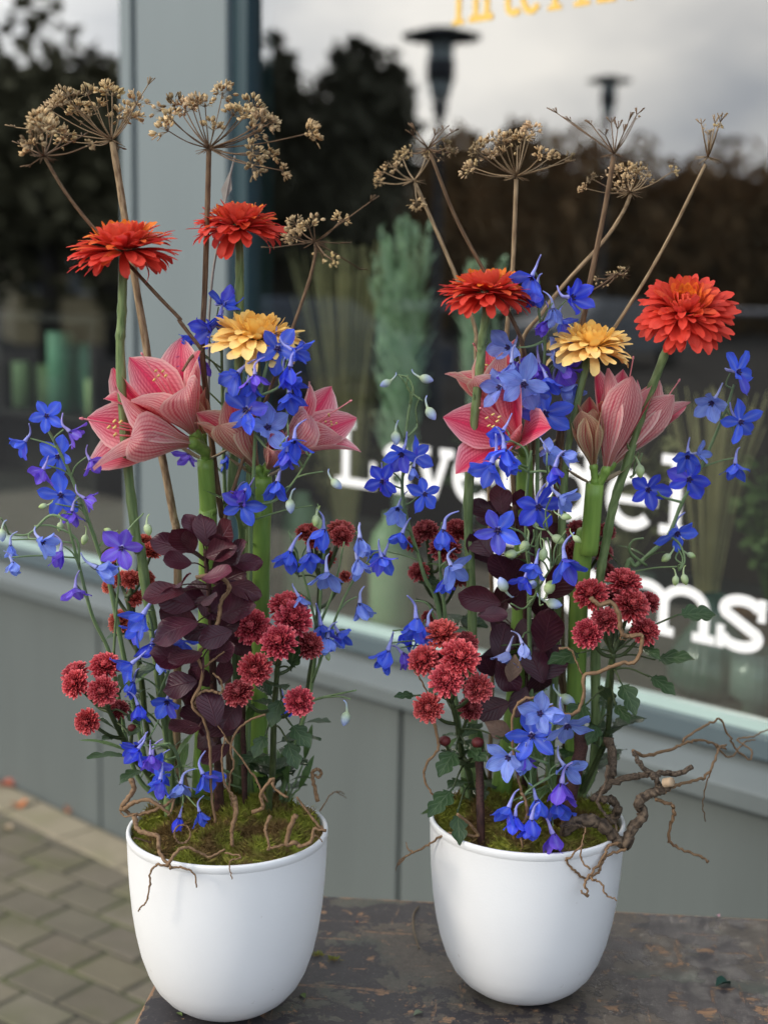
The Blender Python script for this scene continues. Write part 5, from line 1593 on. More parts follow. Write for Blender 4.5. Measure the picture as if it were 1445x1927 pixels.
twig(c7, [[(495, 132), (506, 175), (468, 222), (468, 245), (520, 215), (580, 218), (640, 262)], [{'r': .0021}, (460, 238), (500, 268), (560, 258), (625, 232), (656, 208), (650, 245), (635, 270)], [{'r': .0012}, (468, 225), (455, 250), (475, 275), (520, 262)]], 1.42, 'knotted hazel twig curling over the left rim of the left planter', .0030, Yend=1.40)
twig(c7, [[(510, 270), (518, 318), (560, 338), (598, 350), (600, 400), (625, 440), (648, 468)], [{'r': .0013, 'Y0': 1.372, 'Y1': 1.376}, (640, 462), (600, 456), (572, 480), (566, 540), (552, 598), (535, 615), (524, 632)], [{'r': .0013, 'Y0': 1.370, 'Y1': 1.368}, (645, 466), (700, 470), (735, 490), (744, 540)], [{'r': .0019, 'Y0': 1.370, 'Y1': 1.385}, (632, 460), (655, 425), (690, 392), (735, 400), (790, 425), (850, 400)], [{'r': .0011}, (570, 372), (530, 360), (505, 356)]], 1.405, 'forked hazel twig hanging down over the front of the left planter', .0028, Yend=1.368)
twig(c7, [[(850, 412), (905, 420), (905, 432), (872, 440), (868, 470), (878, 512)]], 1.377, 'tiny hazel tendril hanging over the front rim of the left planter', .0010, Yend=1.366)
twig(c7, [[(690 + 31 * math.cos(a * .55), 340 + 34 * math.sin(a * .55)) for a in range(13)]], 1.40, 'small hazel ring lying on the moss of the left planter', .0011, Yend=1.395)
twig(c7, [[(1120, 268), (1098, 310), (1082, 378), (1110, 372), (1140, 385), (1178, 365), (1186, 322), (1232, 328)], [{'r': .0017}, (1225, 330), (1188, 290), (1150, 240), (1120, 200)], [{'r': .0017}, (1010, 400), (1050, 385), (1085, 378)], [{'r': .001}, (1185, 340), (1200, 350), (1216, 368)]], 1.41, 'hazel twig curling over the right front rim of the left planter', .0028, Yend=1.41)
twig(c7, [[(1200, 215), (1188, 160), (1180, 110), (1198, 95), (1214, 108), (1202, 126), (1190, 116)]], 1.49, 'upright hazel twig with a hooked end at the right rim of the left planter', .0022, Yend=1.49)
twig(c7, [[(955, 258), (995, 235), (985, 190), (1030, 132), (1036, 165), (1088, 205)], [{'r': .0013}, (1010, 220), (965, 130), (912, 55), (850, -20)], [{'r': .0019}, (1020, 270), (1003, 325), (1016, 378), (1010, 405)]], 1.41, 'branching hazel twig among the stems at the right of the left planter', .0022, Yend=1.40)
twig(c7, [[(1210, 250), (1250, 190), (1280, 180), (1300, 188)], [{'r': .0006}, (1270, 182), (1310, 205)]], 1.55, 'faint thin twig sticking out at the right of the left planter', .0009, Yend=1.66)

# ================================================================== RIGHT BOUQUET
YR = 1.533
hogweed('R', c8, 600, 215, c2, [(c8, (590, 100)), (c6, (560, 600)), (c6, (540, 100)), (c4, (520, 700)), (c4, (500, 300)), (c2, (490, 1050)), (c2, (512, 800)), (c2, (526, 460))], YR + .06, .0032, .0024, (527, 450),
        [(350, 428), (402, 335, 1.1), (380, 355), (440, 312, 1.1), (482, 325), (545, 312), (585, 276, 1.1), (530, 345), (620, 372), (660, 372, .8), (720, 378, .7), (430, 372), (362, 415, .9), (560, 305), (465, 365), (500, 300, .9)], 'dried umbel in the right bouquet spread flat above the left red bloom', 3, .0088, .9, bare=[(700, 400), (640, 420)])
hogweed('R', c8, 560, 210, c2, [(c8, (555, 100)), (c6, (545, 500)), (c6, (560, 80)), (c4, (575, 700)), (c4, (590, 300)), (c2, (555, 1090)), (c2, (520, 990)), (c2, (440, 850)), (c2, (400, 780)), (c2, (300, 590)), (c2, (212, 365))], YR - .06, .0030, .0018, (205, 348),
        [(272, 345, .9), (290, 360, .7), (258, 388, .6), (130, 362, .7)], 'sparse dried umbel whose dark stalk crosses the left red bloom of the right bouquet', 4, .0088, .7, bare=[(290, 290), (262, 280), (150, 300), (230, 300), (160, 285)], mat=M_HOGD)
hogweed('R', c8, 420, 215, c2, [(c8, (430, 100)), (c6, (440, 500)), (c6, (430, 100)), (c4, (420, 500)), (c4, (380, 150)), (c2, (375, 1000)), (c2, (300, 800)), (c2, (200, 570)), (c2, (157, 475))], YR + .14, .0028, .0022, (155, 465),
        [(40, 432, .9), (62, 402, .9), (110, 380), (28, 472, .8), (200, 372, .8), (165, 548, 1.0), (85, 420, .8), (230, 350, .8)], 'blurred dried umbel nearest the window at the left of the right bouquet', 5, .0092, .8)
hogweed('R', c8, 690, 215, c2, [(c8, (700, 90)), (c6, (712, 740)), (c6, (690, 630)), (c6, (655, 420)), (c6, (660, 200)), (c4, (680, 450)), (c4, (712, 225)), (c4, (770, 0)), (c2, (790, 860)), (c2, (850, 560)), (c2, (881, 378))], YR - .05, .0042, .0026, (883, 368),
        [(962, 238, .6)], 'nearly bare dried umbel on the dark stalk left of the rightmost bloom', 6, .0075, .3, bare=[(675, 220), (725, 250), (965, 225), (935, 250), (850, 300), (872, 255), (800, 262), (918, 290), (895, 280)], mat=M_HOGD,
        extra=[dict(path=[(c2, (790, 870)), (c2, (830, 850)), (c2, (895, 805))], Y0=YR - .03, Y1=YR + .02, r=.0011, ups=[(820, 822, .8), (905, 800, .8), (932, 790, .7), (842, 852, .7), (870, 815, .7)], dens=.6)])
hogweed('R', c8, 640, 205, c2, [(c8, (640, 80)), (c6, (610, 600)), (c6, (600, 200)), (c4, (590, 700)), (c4, (560, 350)), (c2, (545, 1065)), (c2, (620, 950)), (c2, (700, 845)), (c2, (845, 685)), (c2, (915, 580)), (c2, (943, 515))], YR + .04, .0028, .0020, (940, 508),
        [(770, 492, .8), (800, 458, .7), (852, 442, .9), (890, 432), (930, 466, .9), (990, 440), (1012, 432, .9), (972, 422), (1098, 430, .8), (900, 488, .8), (950, 440), (1005, 460, .8), (930, 420)], 'curled dried umbel on a slanting stalk above the apricot bloom on the right', 7, .0078, .55)
hogweed('R', c8, 720, 200, c2, [(c8, (720, 80)), (c6, (700, 600)), (c6, (690, 200)), (c4, (690, 500)), (c4, (712, 290)), (c4, (770, 205)), (c4, (905, 0)), (c2, (1000, 820)), (c2, (1100, 640)), (c2, (1215, 405))], YR - .06, .0026, .0016, (1225, 378),
        [(1205, 268, .5), (1262, 268, .6), (1235, 285, .4), (1228, 320, .35)], 'small closed dried umbel standing alone at the upper right', 8, .0075, .3, bare=[(1250, 258), (1200, 260), (1225, 300), (1270, 250)])

big_chrys(c2, 422, 872, 172, (.02, -.08, 1), YR - .035, ('R', c8, 385, 270), CP(c8, (372, 120)) + CP(c6, (365, 700), (365, 400), (358, 200)) + CP(c4, (350, 700), (362, 480), (380, 300), (397, 140)) + CP(c2, (400, 1060), (414, 960)), 'red', 'red chrysanthemum bloom at the left of the right bouquet', 24)
big_chrys(c2, 1142, 945, 188, (-.05, -.62, .8), YR - .03, ('R', c8, 800, 235), CP(c8, (810, 100)) + CP(c6, (815, 500), (828, 270)) + CP(c4, (850, 830), (885, 660), (935, 510), (985, 340), (1040, 200), (1085, 80)), 'red', 'rightmost red chrysanthemum bloom, tilted towards the camera', 25)
big_chrys(c2, 795, 1072, 168, (.05, -.25, 1), YR - .03, ('R', c8, 640, 230), CP(c8, (650, 100)) + CP(c6, (670, 500), (690, 100)) + CP(c4, (710, 500), (760, 250)), 'yel', 'apricot yellow chrysanthemum bloom in the right bouquet', 26)

amaryllis('R', c8, 468, 255, c4, [c8(482, 130), c8(500, 40), c6(520, 700), c6(540, 400), c6(550, 100), c4(555, 640), c4(556, 500)], YR + .01, .0125, .0088,
          [(535, 450, 415, 345, -.07, .45, 27, 'f', (1.0, .80, .88), .4, 1.22), (500, 380, 385, 130, -.02, .55, 14, 'f', (1.02, 1.12, .95), .2)],
          'pink amaryllis with a wide open flower facing the camera in the right bouquet', 33)
amaryllis('R', c8, 745, 235, c4, [c8(735, 100), c6(745, 600), c6(755, 300), c6(780, 80), c4(790, 850), c4(812, 600)], YR - .01, .0118, .0098,
          [(850, 560, 935, 195, -.02, .10, 23, 'f', (1.0, .92, .95), .0, .66), (865, 540, 1085, 262, .02, .35, 13, 'f', PK, .4, .72), (808, 545, 778, 325, -.02, .1, 9, 'b', (.72, .85, .55), .2)],
          'pink amaryllis with upright half open flowers and a dark striped bud', 34)

delphinium('R', c8, 330, 250, c4, [c8(330, 120), c6(300, 700), c6(240, 350), c4(195, 950), c4(165, 850), c4(130, 740), c4(110, 620), c4(120, 500), c4(120, 440)], YR - .02,
           [(66, 228, 'b', -1, .5, .2, 1.1, 4), (178, 215, 'b', 1, .2, .2, 1.3, 4), (203, 328, 'b', .5, .7, .4, 1.4, 4), (85, 415, 'b', .1, .9, .4, 1.3, 4), (110, 492, 'h', -.3, .4, .7, 1.3), (150, 500, 'h', .6, -.3, .4, 1.2), (40, 592, 'o', -.2, .2, 1, 1.25, 3), (190, 640, 'o', .4, -.05, .9, 1.3), (95, 690, 'h', -.2, .5, .7, 1.1, 2), (110, 782, 'h', -.3, .75, .5, 1.25), (45, 865, 'h', -.4, .5, .5, 1.2), (60, 570, 'n', -.4, .4, .3, 1.0, 1), (150, 540, 'n', .1, .8, .4, 1.0, 2)],
           'left spike of the right bouquet, blue delphinium before the letters', 71,
           sides=[[(120, 440), (135, 330), (150, 260), (130, 215), (95, 205)], [(120, 440), (160, 400), (165, 380)], [(150, 260), (150, 275), (185, 300)]])
delphinium('R', c8, 350, 265, c6, [c8(340, 150), (320, 800), (280, 500), (260, 320), (250, 230), (245, 150)], YR - .03,
           [(258, 70, 'n', .15, .95, .4, 1.35), (285, 205, 'h', .45, .4, .5, 1.3, 2), (265, 250, 'n', .0, 1, .3, 1.0, 0), (165, 395, 'n', -.2, .9, .4, 1.4, 0), (200, 425, 'n', .3, .9, .4, 1.3, 2), (140, 445, 'n', -.3, .9, .3, 1.2, 3), (60, 510, 'n', -.3, .9, .35, 1.4, 0), (112, 520, 'n', .4, .8, .2, 1.1, 1), (180, 440, 'h', .1, .9, .3, 1.1)],
           'drooping delphinium left of the crimson pompons in the right bouquet', 72,
           sides=[[(280, 500), (230, 400), (200, 340), (140, 330)], [(280, 500), (180, 470), (120, 440), (75, 440)]])
delphinium('R', c8, 590, 262, c4, [c8(590, 150), c6(600, 850), c6(595, 500), c6(600, 200), c4(600, 850), c4(602, 600), c4(605, 400), c4(620, 250), c4(630, 80), c2(610, 960), c2(605, 870)], YR - .035,
           [(c2, 585, 815, 'h', -.4, .5, .5, 1.25), (c2, 600, 862, 'n', -.1, 1, .3, 1.2), (c2, 725, 895, 'h', .4, -.2, .6, 1.45, 3), (c2, 640, 975, 'n', -.4, .6, .3, 1.1, 1), (c2, 690, 975, 'h', .3, .6, .4, 1.1), (c2, 660, 930, 'n', .1, .5, -.3, 1.0, 2),
            (500, 105, 'h', -.6, -.1, .6, 1.45, 2), (510, 160, 'n', -.1, .9, .4, 1.2, 2), (555, 190, 'h', -.2, .1, .9, 1.2, 1), (665, 135, 'h', .5, -.2, .6, 1.4, 2), (552, 235, 'o', .1, .35, .9, 1.5, 2), (575, 270, 'h', .2, .7, .5, 1.2, 2), (690, 175, 'h', .4, .4, .4, 1.4, 1), (470, 250, 'h', -.7, .1, .5, 1.35, 2), (640, 215, 'h', .1, .8, .4, 1.1), (685, 255, 'n', .55, .35, .5, 1.35, 2), (630, 345, 'o', .05, .1, 1, 1.6, 0), (515, 205, 'h', -.5, .6, .3, 1.1, 1), (610, 160, 'n', .0, .6, .4, 1.2, 1)],
           'tall central delphinium of the right bouquet below the apricot bloom', 73, sides=[[(630, 80), (580, 100), (530, 105)], [(605, 400), (560, 280), (500, 230)], [(620, 250), (660, 180), (690, 120)]])
delphinium('R', c8, 575, 275, c4, [c8(578, 150), c6(585, 850), c6(575, 500), c6(570, 200), c4(565, 850), c4(560, 700), c4(570, 560), c4(580, 480)], YR - .075,
           [(478, 410, 'n', -.3, .3, .6, 1.2, 0), (485, 475, 'h', -.1, .85, .5, 1.3), (440, 530, 'h', -.5, .6, .5, 1.5), (495, 520, 'n', .4, .7, .3, 1.0), (665, 540, 'n', -.1, .95, .4, 1.15, 3), (690, 498, 'n', .9, .1, .3, 1.2, 2), (605, 685, 'o', .1, .1, .9, 1.45, 3), (680, 650, 'h', .6, .3, .4, 1.3, 2), (458, 770, 'o', -.05, .05, 1, 1.6, 0), (700, 878, 'h', .15, .6, .7, 1.45), (600, 895, 'h', -.3, .7, .4, 1.2), (560, 945, 'h', -.3, .6, .4, 1.1, 3), (640, 490, 'h', .1, .1, -.5, 1.1, 2),
            (c6, 485, 292, 'b', -.4, -.9, .2, 1.5, 4), (c6, 580, 275, 'b', .2, -.4, .9, 1.2, 4), (c6, 640, 300, 'b', .2, -.8, .4, 1.5, 5), (c6, 640, 337, 'b', .9, .1, .4, 1.5, 4), (c6, 495, 515, 'n', -.35, .9, .3, 1.25, 4), (c6, 550, 485, 'n', .1, 1, .3, 1.2, 4), (c6, 690, 680, 'b', .9, .4, .3, 1.6, 4), (565, 812, 'b', -.5, .9, .2, 1.3, 5), (525, 856, 'b', -1, .1, .2, 1.2, 5), (628, 842, 'b', -.2, .9, .2, 1.2, 5), (660, 795, 'b', .8, .4, .2, 1.3, 5), (690, 720, 'b', .8, .1, .2, 1.0, 5), (600, 760, 'b', -.3, -.6, .4, .9, 5), (735, 795, 'b', .7, .5, .2, .9, 5)],
           'front central delphinium with green buds and a star blossom on the right purple leaves', 74, sides=[[(560, 700), (600, 760), (640, 770)], [(570, 560), (640, 560), (680, 620)], [(570, 950), (560, 800), (500, 760)], [(575, 1050), (620, 960), (660, 900)], [(570, 560), (560, 480), (500, 440)]])
delphinium('R', c8, 790, 215, c4, [c8(810, 80), c6(880, 500), c6(930, 200), c4(960, 900), c4(1020, 850), c4(1080, 790), c4(1130, 670), c4(1190, 560), c4(1240, 450), c4(1290, 330), c4(1320, 240)], YR + .02,
           [(1330, 195, 'o', .6, -.15, .5, 1.5, 0), (1240, 305, 'h', -.5, .3, .75, 1.4, 2), (1340, 375, 'o', .4, .2, .7, 1.3, 0), (1325, 528, 'h', -.2, .9, .4, 1.3), (1150, 500, 'h', -.1, .4, .8, 1.35), (1155, 585, 'o', 0, .1, 1, 1.4, 3), (1005, 622, 'o', .1, .1, 1, 1.45, 3), (1110, 780, 'o', .25, .45, .8, 1.4), (1185, 495, 'h', .5, -.2, .4, 1.0, 2), (975, 535, 'b', .1, 1, .2, 1.3, 5), (1085, 862, 'b', -.8, .6, .2, 1.1, 5), (1150, 858, 'b', .9, .3, .2, .9, 5), (1108, 940, 'b', -.1, 1, .2, 1.0, 5), (1135, 935, 'b', .3, 1, .2, 1.1, 5)],
           'delphinium arching out to the far right over the window letters', 75, sides=[[(1080, 790), (1120, 820), (1140, 880), (1120, 920)], [(1000, 900), (940, 850), (950, 810), (990, 800)], [(1290, 330), (1330, 400), (1330, 450)], [(1130, 670), (1060, 650), (1040, 630)], [(940, 580), (960, 560), (985, 490)]])
delphinium('R', c8, 655, 290, c8, [c8(650, 200), c8(640, 100), c6(650, 850), c6(660, 780)], YR - .095,
           [(c6, 615, 742, 'h', -.3, -.2, .8, 1.35, 2), (c6, 710, 782, 'o', .2, .6, .6, 1.5, 2), (c6, 582, 822, 'o', -.1, -.1, .9, 1.45, 0), (c6, 500, 900, 'h', -.5, .2, .7, 1.4, 2), (c6, 540, 905, 'h', .4, .5, .4, 1.2, 1), (700, 122, 'h', .5, .3, .6, 1.4, 2), (690, 180, 'n', .1, .95, .4, 1.4, 1), (600, 240, 'n', .1, .9, .4, 1.3, 0), (500, 270, 'h', -.4, .7, .5, 1.3), (580, 312, 'n', -.1, .95, .4, 1.3, 3), (672, 255, 'h', .2, .8, .5, 1.4), (662, 365, 'n', .1, .9, .45, 1.45, 1), (520, 300, 'n', .1, .9, .3, 1.1, 3), (560, 90, 'n', -.2, .8, .4, 1.1, 2)],
           'low delphinium spilling over the front rim of the right planter', 76, fern=6, sides=[[(640, 110), (560, 80), (500, 50)], [(645, 160), (580, 200), (540, 240)]])

def cc6(x, y): return ((c4(x, y)[0] - 700) / .5156, (c4(x, y)[1] - 960) / .5156)
smoke('R', c8, 560, 235, c6, [c8(562, 140), c6(560, 850), c6(562, 600), c6(560, 350), c6(545, 100), c4(530, 760), c4(520, 680)], YR - .015,
      [cc6(475, 658) + (58, 92, 8, -.005), cc6(535, 655) + (54, 85, 5, .01), cc6(402, 690) + (58, 140, 5, .02), cc6(395, 815) + (76, 130, 5, .0), cc6(545, 745) + (66, 80, 5, .012), cc6(480, 730) + (60, 100, 5, .015),
       (480, 205, 76, 110, 8, -.005, .9), (520, 190, 62, 80, 12, -.015), (390, 322, 92, 165, 8, -.035, 1.1), (437, 380, 52, 8, 40, -.045, 1.25), (540, 290, 78, 250, 8, 0, .85), (690, 255, 80, 60, 8, .01, .9), (640, 430, 92, 80, 4, -.01, 1.0), (612, 340, 70, 100, 8, .01, .8), (415, 560, 62, 120, 8, -.01, .9), (490, 615, 84, 300, 10, -.03, .95), (480, 480, 76, 70, 8, -.005, .9), (600, 560, 76, 110, 5, -.005, .85), (440, 725, 70, 200, 15, -.02, .85), (620, 640, 72, 280, 10, .0, .8), (560, 460, 80, 95, 5, .01, .8), (655, 560, 70, 60, 5, .0, .85), (395, 130, 70, 120, 5, .02, .85), (540, 700, 70, 250, 8, .0, .8)],
      'dark purple smoke bush branch in the middle of the right bouquet', 52, 12)
# two dry brown leaves on the smoke bush
for x, y, L_, a, lb in ((512, 578, 56, 80, 'dry brown leaf hanging below the white delphinium buds'), (462, 800, 62, 150, 'dry brown leaf low behind the crimson pompons of the right bouquet')):
    p = PX(*c6(x, y), YR - .05)
    d = Vector((math.cos(R(a)), -.2, math.sin(R(a)))).normalized()
    X = d.cross(Vector((0.2, -1, .1))).normalized()
    M = Matrix((X, d, X.cross(d))).transposed().to_4x4(); M.translation = p - d * L_ / F * YR * .5
    mb = MB(); mb.add(*petal(L_ / F * YR, L_ / F * YR * .62, prof((0, .1), (.4, .9), (.6, 1), (1, .05)), lambda v: .2 - .5 * v, .3, 4, 7, .05))
    tag(mb.obj('dry_leaf', m_leaf('dry_leaf', (.20, .125, .085), (.26, .18, .12), .7, .2, 6), None, M), lb, 'leaf', 'dry leaves')

spray('R', c8, 365, 280, c6, [c8(355, 150), (330, 900), (310, 780), (290, 700)], YR - .055, [(255, 452, 66, (-.1, -.6, .8), .01), (187, 547, 66, (-.3, -.75, .6), -.005), (320, 537, 72, (.1, -.75, .65), -.02), (270, 622, 66, (-.1, -.8, .6), -.025), (388, 650, 58, (.15, -.95, .2), -.02, .75), (205, 722, 58, (-.1, -.95, .25), -.03), (358, 725, 48, (.1, -.7, .5), .01, .45), (345, 482, 42, (.2, -.6, .6), .03, .55), (235, 545, 40, (0, -.7, .5), .03, .45)],
      'spray of salmon crimson pompon chrysanthemums front left in the right bouquet', 'crimson spray chrysanthemums', 65, (0.80, 0.060, 0.072), [(165, 675, 48, -.9, .1, .3), (310, 870, 76, -.4, .2, .7), (340, 870, 60, .5, -.1, .7), (300, 1010, 90, -.5, .5, .6), (310, 1090, 76, .1, .8, .6), (270, 590, 40, .5, -.5, .3), (460, 830, 60, .9, .0, .4)], 7, [(265, 842, 24), (385, 848, 25)])
spray('R', c8, 400, 210, c6, [c8(380, 60), (330, 600), (260, 380), (220, 250), (210, 180)], YR + .045, [(195, 75, 50, (-.2, -.6, .8)), (312, 72, 48, (.1, -.6, .8)), (265, 140, 58, (0, -.6, .8), -.02), (170, 225, 42, (-.3, -.7, .6)), (320, 245, 40, (.2, -.6, .5), .0, .6), (150, 120, 36, (-.3, -.5, .5), .02, .8), (205, 390, 26, (0, -.7, .5))],
      'small dark crimson pompons at the back left of the right bouquet', 'crimson spray chrysanthemums', 66, (0.34, 0.016, 0.016), [(260, 360, 80, .2, -.6, .4), (240, 300, 60, -.4, -.3, .4), (190, 240, 40, .6, .3, .4), (300, 400, 70, .6, -.2, .4)], 7)
spray('R', c8, 830, 225, c6, [c8(838, 60), (860, 800), (872, 620), (880, 520)], YR - .03, [(797, 305, 62, (-.2, -.65, .75)), (920, 262, 66, (.1, -.5, .85), .01), (945, 347, 66, (.15, -.75, .6), -.015), (1010, 335, 46, (.4, -.6, .6), .015, .8), (850, 402, 54, (-.1, -.75, .6), -.015), (785, 450, 56, (-.25, -.8, .5), -.02), (995, 442, 60, (.25, -.75, .6), -.01), (868, 312, 48, (0, -.6, .6), .03, .5), (900, 300, 40, (0, -.6, .6), .03, .5)],
      'spray of dark crimson pompon chrysanthemums on the right of the right bouquet', 'crimson spray chrysanthemums', 67, (0.60, 0.024, 0.045), [(1020, 545, 92, .8, -.1, .5), (1000, 600, 70, .7, .4, .5), (790, 700, 84, -.5, .1, .7), (770, 520, 80, -.8, -.1, .5), (1100, 385, 84, .95, -.3, .1), (900, 620, 80, .3, .3, .7), (830, 780, 60, -.4, .4, .6), (960, 500, 70, .3, -.2, .6), (880, 700, 60, .4, .5, .6)], 10)
spray('R', c8, 760, 200, c4, [c8(750, 60), c6(740, 400), c6(745, 150), c4(770, 850)], YR + .07, [(750, 772, 46, (0, -.6, .6)), (838, 850, 44, (.2, -.6, .6)), (742, 850, 46, (0, -.7, .5)), (855, 775, 38, (.2, -.5, .5)), (735, 930, 40, (-.2, -.7, .5)), (850, 920, 36, (.2, -.7, .4))],
      'dark red pompons hidden behind the right amaryllis stalk', 'crimson spray chrysanthemums', 68, (0.26, 0.010, 0.014), [], 5)

twig(c6, [[(800, 322), (830, 345), (872, 338), (900, 380), (908, 440), (935, 462), (975, 455), (985, 480), (962, 550), (900, 560), (830, 590), (772, 605), (772, 680), (740, 742), (690, 740), (640, 708), (585, 685), (540, 698), (512, 755), (512, 850), (525, 940), (545, 1030)], [{'r': .0017}, (545, 1030), (565, 1085), (560, 1130), (535, 1160), (548, 1230), (515, 1290), (485, 1310)], [{'r': .0014}, (680, 505), (725, 508), (745, 555), (770, 605)], [{'r': .0011}, (585, 685), (610, 690), (635, 672)], [{'r': .001}, (935, 462), (915, 455), (905, 470), (930, 475)]],
     1.44, 'long looping hazel twig winding across the front of the right bouquet', .0025, Yend=1.445)
twig(c8, [[(225, -45), (240, 20), (240, 60), (205, 105), (188, 150), (205, 200), (238, 245)], [{'r': .0012}, (225, -45), (215, -110), (175, -200), (145, -240)]], 1.47, 'bent hazel twig at the left rim of the right planter', .0018, Yend=1.47)
twig(c8, [[(310, 295), (345, 320), (372, 350), (385, 375), (345, 370), (305, 362), (255, 375), (205, 408), (160, 432), (130, 445), (95, 480)], [{'r': .001}, (150, 435), (130, 420), (125, 395)], [{'r': .0008}, (130, 445), (100, 465), (85, 500)]], 1.44, 'dark thin twig reaching left over the rim of the right planter', .0017, mat=M_TWIG, Yend=1.52)

bk = twig(c8, [[{'r': .0072, 'Y0': 1.47, 'Y1': 1.46}, (690, 355), (740, 328), (800, 318), (850, 345), (890, 385), (925, 402), (945, 350), (985, 300), (972, 250), (1005, 225), (1045, 212), (1070, 196), (1092, 179)],
               [{'r': .0060, 'Y0': 1.52, 'Y1': 1.50}, (800, 330), (870, 318), (895, 275), (868, 240), (830, 240)],
               [{'r': .0054, 'Y0': 1.53, 'Y1': 1.50}, (862, 15), (876, 90), (872, 170), (838, 212), (800, 240)],
               [{'r': .0042, 'Y0': 1.50, 'Y1': 1.47}, (838, 215), (880, 178), (960, 155), (1010, 152), (1060, 146), (1110, 146), (1166, 124)],
               [{'r': .0036, 'Y0': 1.46, 'Y1': 1.47}, (1050, 205), (1030, 160), (992, 128), (968, 98), (950, 64)],
               [{'m': 1, 'r': 0.0019, 'Y0': 1.47, 'Y1': 1.60}, (950, 64), (1000, 80), (1080, 62), (1140, 36), (1200, 24), (1250, 40), (1290, 60)],
               [{'m': 1, 'r': 0.0019, 'Y0': 1.46, 'Y1': 1.58}, (1065, 215), (1110, 190), (1160, 175), (1205, 162), (1236, 132), (1262, 60), (1290, 40)],
               [{'m': 1, 'r': 0.0021, 'Y0': 1.46, 'Y1': 1.50}, (1030, 238), (1062, 250), (1096, 262), (1102, 295), (1084, 345), (1090, 402), (1150, 428), (1198, 450), (1228, 470)],
               [{'m': 1, 'r': 0.0014, 'Y0': 1.55, 'Y1': 1.66}, (1130, 30), (1190, -15), (1240, -42), (1268, -50), (1300, 10), (1330, 60), (1375, 95), (1380, 60), (1330, 25), (1390, 10), (1445, -15)],
               [{'m': 1, 'r': 0.0012, 'Y0': 1.58, 'Y1': 1.66}, (1250, 40), (1300, 90), (1350, 40), (1400, 20)],
               [{'m': 1, 'r': 0.0018, 'Y0': 1.46, 'Y1': 1.415}, (905, 400), (860, 412), (842, 455), (805, 505), (775, 545), (788, 590), (760, 575)],
               [{'m': 1, 'r': 0.0016, 'Y0': 1.46, 'Y1': 1.415}, (930, 420), (860, 445), (838, 470), (822, 505), (780, 530), (738, 500), (710, 468), (735, 440), (770, 400)],
               [{'m': 1, 'r': 0.0011, 'Y0': 1.415, 'Y1': 1.43}, (795, 495), (762, 460), (766, 400), (780, 345)],
               [{'m': 1, 'r': 0.0013, 'Y0': 1.415, 'Y1': 1.41}, (798, 530), (832, 545), (850, 585), (888, 608)],
               [{'r': .0020, 'Y0': 1.44, 'Y1': 1.45}, (858, 120), (852, 190), (822, 250), (860, 305), (888, 335), (895, 380)],
               [{'r': .0018, 'Y0': 1.46, 'Y1': 1.45}, (690, 342), (740, 335), (780, 345)],
               [{'m': 1, 'r': 0.0008, 'Y0': 1.50, 'Y1': 1.56}, (1236, 132), (1215, 200), (1205, 260), (1215, 320)]],
          1.46, 'thick gnarled hazel branch curling out of the right planter towards the right', .012, 'gnarled branches', 'gnarled_branch', M_BARK, 'branch', wob=.002, taper=.62)
cutp = PX(*c8(1094, 177), 1.447)
cu = MB(); cu.lathe([(0, .0), (.0046, 0), (.0051, -.0015), (.0052, -.010)], 16)
dv = Vector((.62, -.68, .38)).normalized()
o = cu.obj('cut_face', M_CUT, bk, Matrix.Translation(cutp - bk.location) @ frame(dv))
# two dark sticks standing in the right planter, one in the left
for c, pth, Y0, Y1, pot, r, lb in ((c6, [(762, 812), (760, 880), (740, 960), (720, 1060), (712, 1130)], 1.50, 1.50, 'R', .0078, 'short dark cut stick with a blunt top in the right planter'),
                                   (c8, [(390, 40), (392, 140), (395, 270)], 1.50, 1.48, 'R', .0048, 'thin reddish stick behind the leaves at the left of the right planter'),
                                   (c7, [(925, 180), (922, 60), (920, -60), (915, -200)], 1.53, 1.53, 'L', .0036, 'thin dark stick between the two amaryllis stalks of the left planter')):
    b = MB(); pts = path3(None, [c(*p) for p in pth], Y1, 5, Y0)
    if pts[-1].z > pts[0].z: pts = pts[::-1]
    low = pts[-1]; zb = TZ + .187
    if low.z > zb: pts.append(low + (pts[-1] - pts[-2]).normalized() * (low.z - zb))
    b.tube(loc(pts, pts[-1]), rads(pts, r, r * .9, .06, 3, .06), 9)
    tag(b.obj('stick', M_BSTEM, None, Matrix.Translation(pts[-1])), lb, 'stick', 'sticks in the planters')

# loose green filler leaves at the planter bases
for pot, c, spots in (('L', c7, [(1090, 150, 100), (1130, 170, 70), (1060, 200, -60), (740, 60, 60), (700, 120, 120), (1150, 60, 80)]), ('R', c8, [(430, 120, 60), (410, 60, 110), (300, 240, 200), (330, 330, 250), (450, 90, 70), (820, 110, 80)])):
    root = root_at(c, spots[0][0], spots[0][1] + 80, pot)
    e = empty('foliage_sprig', root, 'light green leafy sprig between the stems of the %s planter' % ('left' if pot == 'L' else 'right'), 'leaves', 'green sprigs')
    st = MB()
    for k, (x, y, a) in enumerate(spots):
        p = PX(*c(x, y), root.y - .01 + .006 * k)
        d = Vector((math.cos(R(a)), -.3, math.sin(R(a)))).normalized()
        X = d.cross(Vector((0, -1, .3))).normalized()
        M = Matrix((X, d, X.cross(d))).transposed().to_4x4(); M.translation = p - root
        link('leaf', SLIMM[k % 4], e, M @ Matrix.Scale(.045, 4)).color = (1, 1, 1, 1)
        st.tube(loc(crom([root - Vector((0, 0, .01)), root.lerp(p, .5) + Vector((.004, 0, .004)), p], 4), root), .0013, 5)
    st.obj('stem', M_STEML, e)

